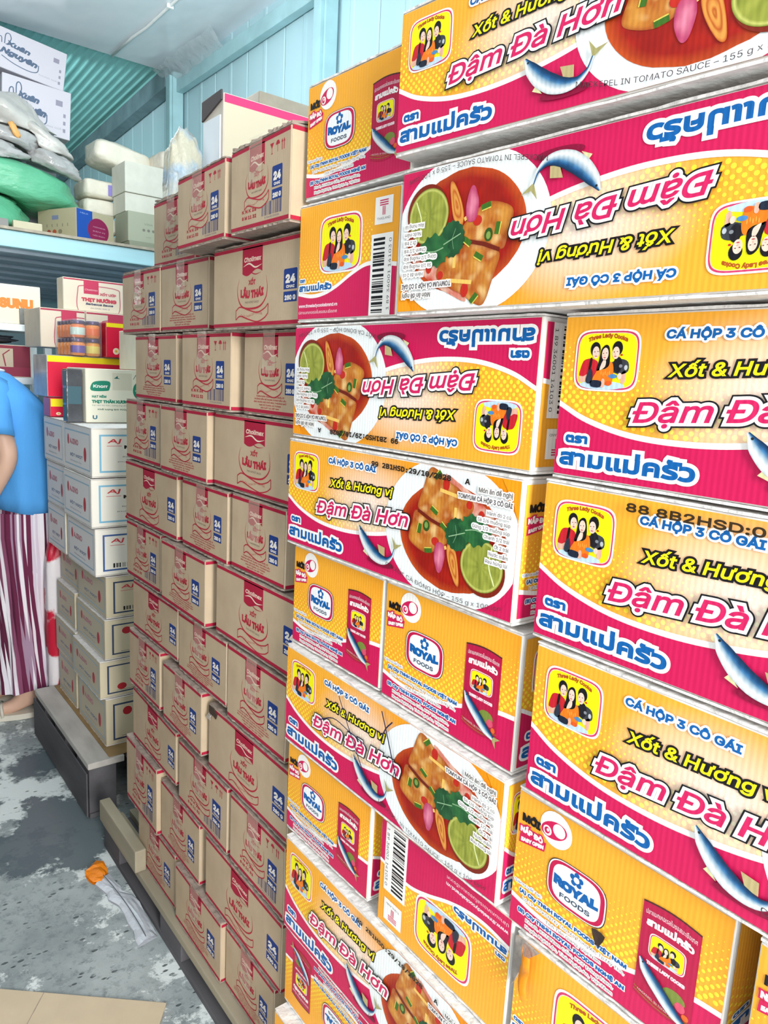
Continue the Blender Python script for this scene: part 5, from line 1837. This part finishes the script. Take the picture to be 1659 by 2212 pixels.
def sheet(name, rowpts, nw, m, par, hz, seed):
    V, F = [], []
    for i, (a, b_) in enumerate(rowpts):
        for j in range(nw):
            t_ = j / (nw - 1)
            h = hz * (.35 + .65 * abs(nz(i * .6, j * .5, 1.0, seed))) + .003
            V.append((a[0] + (b_[0] - a[0]) * t_, a[1] + (b_[1] - a[1]) * t_, FLOOR + h + .006 * math.sin(math.pi * t_)))
    for i in range(len(rowpts) - 1):
        for j in range(nw - 1):
            F.append([i * nw + j, i * nw + j + 1, (i + 1) * nw + j + 1, (i + 1) * nw + j])
    n = len(V)
    V += [(a, b_, FLOOR + .001) for a, b_, c_ in V]
    F += [[k_ + n for k_ in f[::-1]] for f in F[:]]
    return mesh_ob(name, V, F, m, par, smooth=False)


SH = -.018
sheet('orange_end', [((p[0] + SH, p[1]), (q[0] + SH, q[1])) for p, q in [((-.066, 1.505), (-.055, 1.520)), ((-.064, 1.475), (-.022, 1.545)), ((-.058, 1.455), (-.004, 1.530)), ((-.044, 1.445), (-.006, 1.490)), ((-.040, 1.440), (-.010, 1.470))]], 7, M_OCAP, lt, .016, 3)
L_ = [(-.055, 1.446), (-.046, 1.41), (-.040, 1.385), (-.044, 1.36), (-.028, 1.32), (-.026, 1.28), (-.030, 1.24), (-.028, 1.20), (-.036, 1.165), (-.036, 1.142)]
R_ = [(-.006, 1.470), (-.004, 1.43), (.002, 1.395), (-.002, 1.375), (.020, 1.34), (.024, 1.30), (.021, 1.255), (.020, 1.215), (.018, 1.18), (.018, 1.150)]
sheet('clear_sleeve', [((p[0] + SH, p[1]), (q[0] + SH, q[1])) for p, q in zip(L_, R_)], 8, M_SLV, lt, .010, 8)
o = mesh_ob('seam', *tube([(-.046 + .0045 * i - .00032 * i * i, 1.456 - .034 * i, FLOOR + .0195) for i in range(10)], .0012, 5), mat('dark_seam', '#6A6E76', .4), lt)

C0 = Vector((-.063, .929, 0))
d1, d2 = Vector((-.759, .651, 0)), Vector((-.60, -.80, 0))
P0 = [C0, C0 + d2 * .55, C0 + d2 * .55 + d1 * .62, C0 + d1 * .62]
c8 = [(p.x, p.y, FLOOR + .0005) for p in (P0[0], P0[3], P0[2], P0[1])] + [(p.x, p.y, FLOOR + .0065) for p in (P0[0], P0[3], P0[2], P0[1])]
V, F = bevel_hexa(c8, .0015)
o = mesh_ob('cardboard_sheet', V, F, mat('flat_cardboard', '#D6C4A6', .75, noise_amt=.16, noise_scale=9), loc=(-.3, .8, FLOOR))
tag(o, 'flattened beige cardboard sheet on the floor at the lower left', 'cardboard')
q0, q1 = C0 + d1 * .30 + d2 * .0, C0 + d1 * .30 + d2 * .55
mesh_ob('crease', *tube([(q0.x, q0.y, FLOOR + .0062), (q1.x, q1.y, FLOOR + .0062)], .0012, 5), M_KRAFTEDGE, o)
# ================================================================ the person, side on, stooping to the left
def person():
    f = Vector((-.97, .24, 0))            # facing
    s = Vector((.24, .97, 0))             # her right hand side (away from the camera)
    O = Vector((.035, 2.80, 0))

    def W(a, b_, z):                      # a = backwards, b_ = towards far side
        p = O - f * a + s * b_
        return (p.x, p.y, z)
    V, E, R = [], [], []

    def add(p, r, parent=None):
        V.append(p)
        R.append(r)
        if parent is not None:
            E.append((parent, len(V) - 1))
        return len(V) - 1
    pel = add(W(.03, 0, -.52), .125)
    wai = add(W(.035, 0, -.36), .108, pel)
    che = add(W(.02, 0, -.16), .100, wai)
    sho = add(W(-.04, 0, -.03), .065, che)
    nek = add(W(-.14, 0, .055), .042, sho)
    jaw = add(W(-.235, 0, .085), .062, nek)
    sku = add(W(-.275, 0, .160), .088, jaw)
    add(W(-.275, 0, .225), .055, sku)
    add(W(-.360, 0, .125), .012, sku)     # nose
    for sg in (-1, 1):
        hip = add(W(.03, .085 * sg, -.60), .092, pel)
        kn = add(W(-.02 + (.03 if sg > 0 else 0), .09 * sg, -.95), .058, hip)
        an = add(W(.035 + (-.06 if sg > 0 else 0), .09 * sg, -1.31), .034, kn)
        hl = add(W(.055 + (-.06 if sg > 0 else 0), .09 * sg, -1.352), .030, an)
        ft = add(W(-.06 + (-.06 if sg > 0 else 0), .09 * sg, -1.358), .030, an)
        add(W(-.15 + (-.06 if sg > 0 else 0), .09 * sg, -1.366), .022, ft)
        sh = add(W(-.075, .150 * sg, -.05), .050, sho)
        el = add(W(-.012, .195 * sg, -.275), .040, sh)
        wr_ = add(W(-.12, .17 * sg, -.49), .027, el)
        pa = add(W(-.165, .16 * sg, -.56), .030, wr_)
        for k in range(4):
            b1 = add(W(-.185 - .006 * k, (.135 + .016 * k) * sg, -.605), .0095, pa)
            b2 = add(W(-.205, (.135 + .016 * k) * sg, -.64 - .004 * (k in (1, 2))), .0085, b1)
            add(W(-.225, (.137 + .015 * k) * sg, -.663 - .005 * (k in (1, 2))), .0075, b2)
        t1 = add(W(-.20, .125 * sg, -.575), .011, pa)
        add(W(-.225, .125 * sg, -.605), .009, t1)
    me = bpy.data.meshes.new('person')
    org = Vector((O.x, O.y, FLOOR))
    me.from_pydata([tuple(Vector(v) - org) for v in V], E, [])
    ob = bpy.data.objects.new('person', me)
    COL.objects.link(ob)
    ob.location = org
    sk = ob.modifiers.new('skin', 'SKIN')
    for i, sv in enumerate(me.skin_vertices[0].data):
        sv.radius = (R[i], R[i])
        sv.use_root = (i == 0)
    ob.modifiers.new('sub', 'SUBSURF').levels = 2
    ob.modifiers['sub'].render_levels = 2
    dg = bpy.context.evaluated_depsgraph_get()
    ev = bpy.data.meshes.new_from_object(ob.evaluated_get(dg))
    ob.modifiers.clear()
    ob.data = ev
    ev.name = 'person'
    ev.materials.clear()
    ev.materials.append(mat('skin', '#DDB49C', .5, noise_amt=.08, noise_scale=12))
    ev.polygons.foreach_set('use_smooth', np.ones(len(ev.polygons), bool))
    tag(ob, 'person in blue shirt and striped wide trousers, side on, cut by left edge', 'person')
    N = 96

    def ring(ca, cb, z, ra, rb, tilt=0.0, fold=0.0, ph=0.0, kf=7, tw=0.0):
        out = []
        for k in range(N):
            t_ = 2 * math.pi * k / N + tw + .05 * math.sin(z * 13 + 3 * k)*(tw != 0)
            m_ = 1 + fold * math.sin(kf * t_ + ph) + fold * .6 * math.sin((kf + 4) * t_ + 2 * ph)
            a = ra * math.cos(t_) * m_
            out.append(W(ca + a, cb + rb * math.sin(t_) * m_, z + tilt * math.cos(t_)))
        return out
    # shirt: torso and two short sleeves, open at the hem and at the neck
    torso = [ring(.040, 0, -.500, .135, .185, -.02, .018, .4), ring(.040, 0, -.44, .135, .183, -.015, .014, .6), ring(.036, 0, -.36, .130, .175, 0, .01, 1), ring(.034, 0, -.26, .130, .172, 0, .006, 1.4), ring(.022, 0, -.16, .132, .178, 0, .006, 2),
             ring(.004, 0, -.08, .128, .182, -.01, .004, 2.5), ring(-.020, 0, -.02, .112, .170, -.02), ring(-.055, 0, .030, .095, .125, -.02), ring(-.085, 0, .066, .075, .076, -.015), ring(-.100, 0, .076, .066, .062, -.015)]
    parts = [loft(torso, N, cap=False)]
    for sg in (-1, 1):
        rings = []
        for (a, b_, z, r) in ((-.07, .09, -.02, .075), (-.072, .14, -.045, .074), (-.065, .180, -.10, .064), (-.055, .197, -.150, .058), (-.048, .20, -.185, .056)):
            rr = []
            for k in range(N):
                t_ = 2 * math.pi * k / N
                mm = 1 + .02 * math.sin(5 * t_ + z * 30)
                rr.append(W(a + r * mm * math.cos(t_), sg * (b_ + (r * .3 if b_ < .18 else r * .85) * mm * math.sin(t_)), z + (r * .9 if b_ < .18 else .012) * math.sin(t_) * mm))
            rings.append(rr)
        parts.append(loft(rings, N, cap=False))
    V2, F2 = join(parts)
    o = mesh_ob('shirt', V2, F2, mat('blue_cotton', '#55A9F1', .8, noise_amt=.10, noise_scale=5, bump=.014, bump_scale=7, stretch=(1, 1, .5)), ob, smooth=True)
    m_ = o.modifiers.new('cloth', 'SOLIDIFY')
    m_.thickness = .004
    o2 = mesh_ob('collar', *tube([W(-.100 + .068 * math.cos(t_), .064 * math.sin(t_), .078 - .015 * math.cos(t_)) for t_ in np.linspace(0, 2 * math.pi, 25)], .006, 6), mat('white_trim', '#F1F4F6', .7), ob, smooth=True)
    # wide striped trousers
    Vt, Ft, Ct = [], [], []
    pal = [lin(c) for c in ('#6B1F45', '#E9E4EE', '#8A4A6A', '#D9CFDD', '#5A1638', '#F2EEF4', '#A88AA2', '#EDE6EE')]
    rr = random.Random(5)
    stripes = [rr.randrange(8) for _ in range(N)]
    for k in range(N):
        if k % 3 == 1 and rr.random() < .35: stripes[k] = stripes[k - 1]
    groups = [[ring(.035, 0, -.46, .120, .165), ring(.036, 0, -.52, .128, .172, 0, .01), ring(.036, 0, -.60, .120, .165, 0, .012), ring(.034, 0, -.66, .105, .15, 0, .01)]]
    for sg in (-1, 1):
        groups.append([ring(.036, .082 * sg, -.50, .131, .100, 0, .006), ring(.036 + (.004 if sg > 0 else 0), .085 * sg, -.60, .133, .102, 0, .012, .4), ring(.030 + (.01 if sg > 0 else 0), .088 * sg, -.75, .124, .096, 0, .03, 1, tw=.10), ring(.022 + (.015 if sg > 0 else 0), .09 * sg, -.90, .112, .090, 0, .05, 1.5, tw=.24),
                       ring(.020 + (.01 if sg > 0 else 0), .092 * sg, -1.04, .110, .090, 0, .06, 2, tw=.36), ring(.024 + (-.02 if sg > 0 else 0), .094 * sg, -1.16, .112, .092, .01, .07, 2.3, tw=.42), ring(.026 + (-.02 if sg > 0 else 0), .095 * sg, -1.255, .112, .094, .022, .075, 2.5, tw=.46)])
    for g_ in groups:
        for i in range(len(g_) - 1):
            for k in range(N):
                b_ = len(Vt)
                Vt += [g_[i][k], g_[i][(k + 1) % N], g_[i + 1][(k + 1) % N], g_[i + 1][k]]
                Ft.append([b_, b_ + 1, b_ + 2, b_ + 3])
                Ct += [pal[stripes[k]]] * 4
    o = mesh_ob('trousers', Vt, Ft, mat('striped_cloth', attr=True, rough=.85, bump=.004, bump_scale=14), ob, cols=np.array(Ct))
    # sandals, hair, face
    for sg in (-1, 1):
        d = -.06 if sg > 0 else 0
        P_ = [W(d - .05 + .135 * math.cos(t_), .09 * sg + .045 * math.sin(t_) * (1 + .15 * math.cos(t_)), FLOOR + .002) for t_ in np.linspace(0, 2 * math.pi, 28, endpoint=False)]
        n = len(P_)
        VV = P_ + [(a, b_, FLOOR + .026) for a, b_, c_ in P_]
        sa = mesh_ob('sandal', VV, [list(range(n))[::-1], list(range(n, 2 * n))] + [[i, (i + 1) % n, n + (i + 1) % n, n + i] for i in range(n)], mat('pale_sandal', '#D8D3C4', .6), ob)
        mesh_ob('strap', np.array(tube([W(d - .08, .09 * sg - .046, FLOOR + .02), W(d - .085, .09 * sg - .025, FLOOR + .062), W(d - .085, .09 * sg + .025, FLOOR + .062), W(d - .08, .09 * sg + .046, FLOOR + .02)], .007, 6)[0]) - np.array(org),
                tube([(0, 0, 0), (1, 0, 0), (2, 0, 0), (3, 0, 0)], .007, 6)[1], mat('pale_sandal', '#D8D3C4', .6), sa, world=False, smooth=True)
    hv, hf = [], []
    for j in range(13):
        ph = math.pi * j / 24
        for k in range(32):
            t_ = 2 * math.pi * k / 32
            r = .098
            hv.append(W(-.268 + .02 * math.cos(t_) + r * math.cos(t_) * math.cos(ph), r * .92 * math.sin(t_) * math.cos(ph), .135 + (.07 if math.cos(t_) < -.35 else -.02) * math.cos(ph) + .118 * math.sin(ph)))
    for j in range(12):
        for k in range(32):
            hf.append([j * 32 + k, j * 32 + (k + 1) % 32, (j + 1) * 32 + (k + 1) % 32, (j + 1) * 32 + k])
    MH = mat('black_hair', '#1B1716', .4, noise_amt=.3, noise_scale=40)
    mesh_ob('hair', hv, hf, MH, ob, smooth=True)
    blob('hair_bun', W(-.165, 0, .215), (.035, .045, .045), MH, ob, amp=.1, seed=3, pw=2, nu=20, nv=14)
    for sg in (-1, 1):
        blob('eye', W(-.352, .032 * sg, .152), (.008, .010, .006), mat('eye', '#2A2020', .3), ob, amp=0, pw=2, nu=12, nv=8)
        blob('ear', W(-.268, .088 * sg, .14), (.016, .010, .028), mat('skin'), ob, amp=.1, pw=2, nu=14, nv=10)
    blob('mouth', W(-.325, 0, .080), (.006, .022, .006), mat('lips', '#B5665E', .5), ob, amp=0, pw=2, nu=14, nv=8)
    return ob


person()
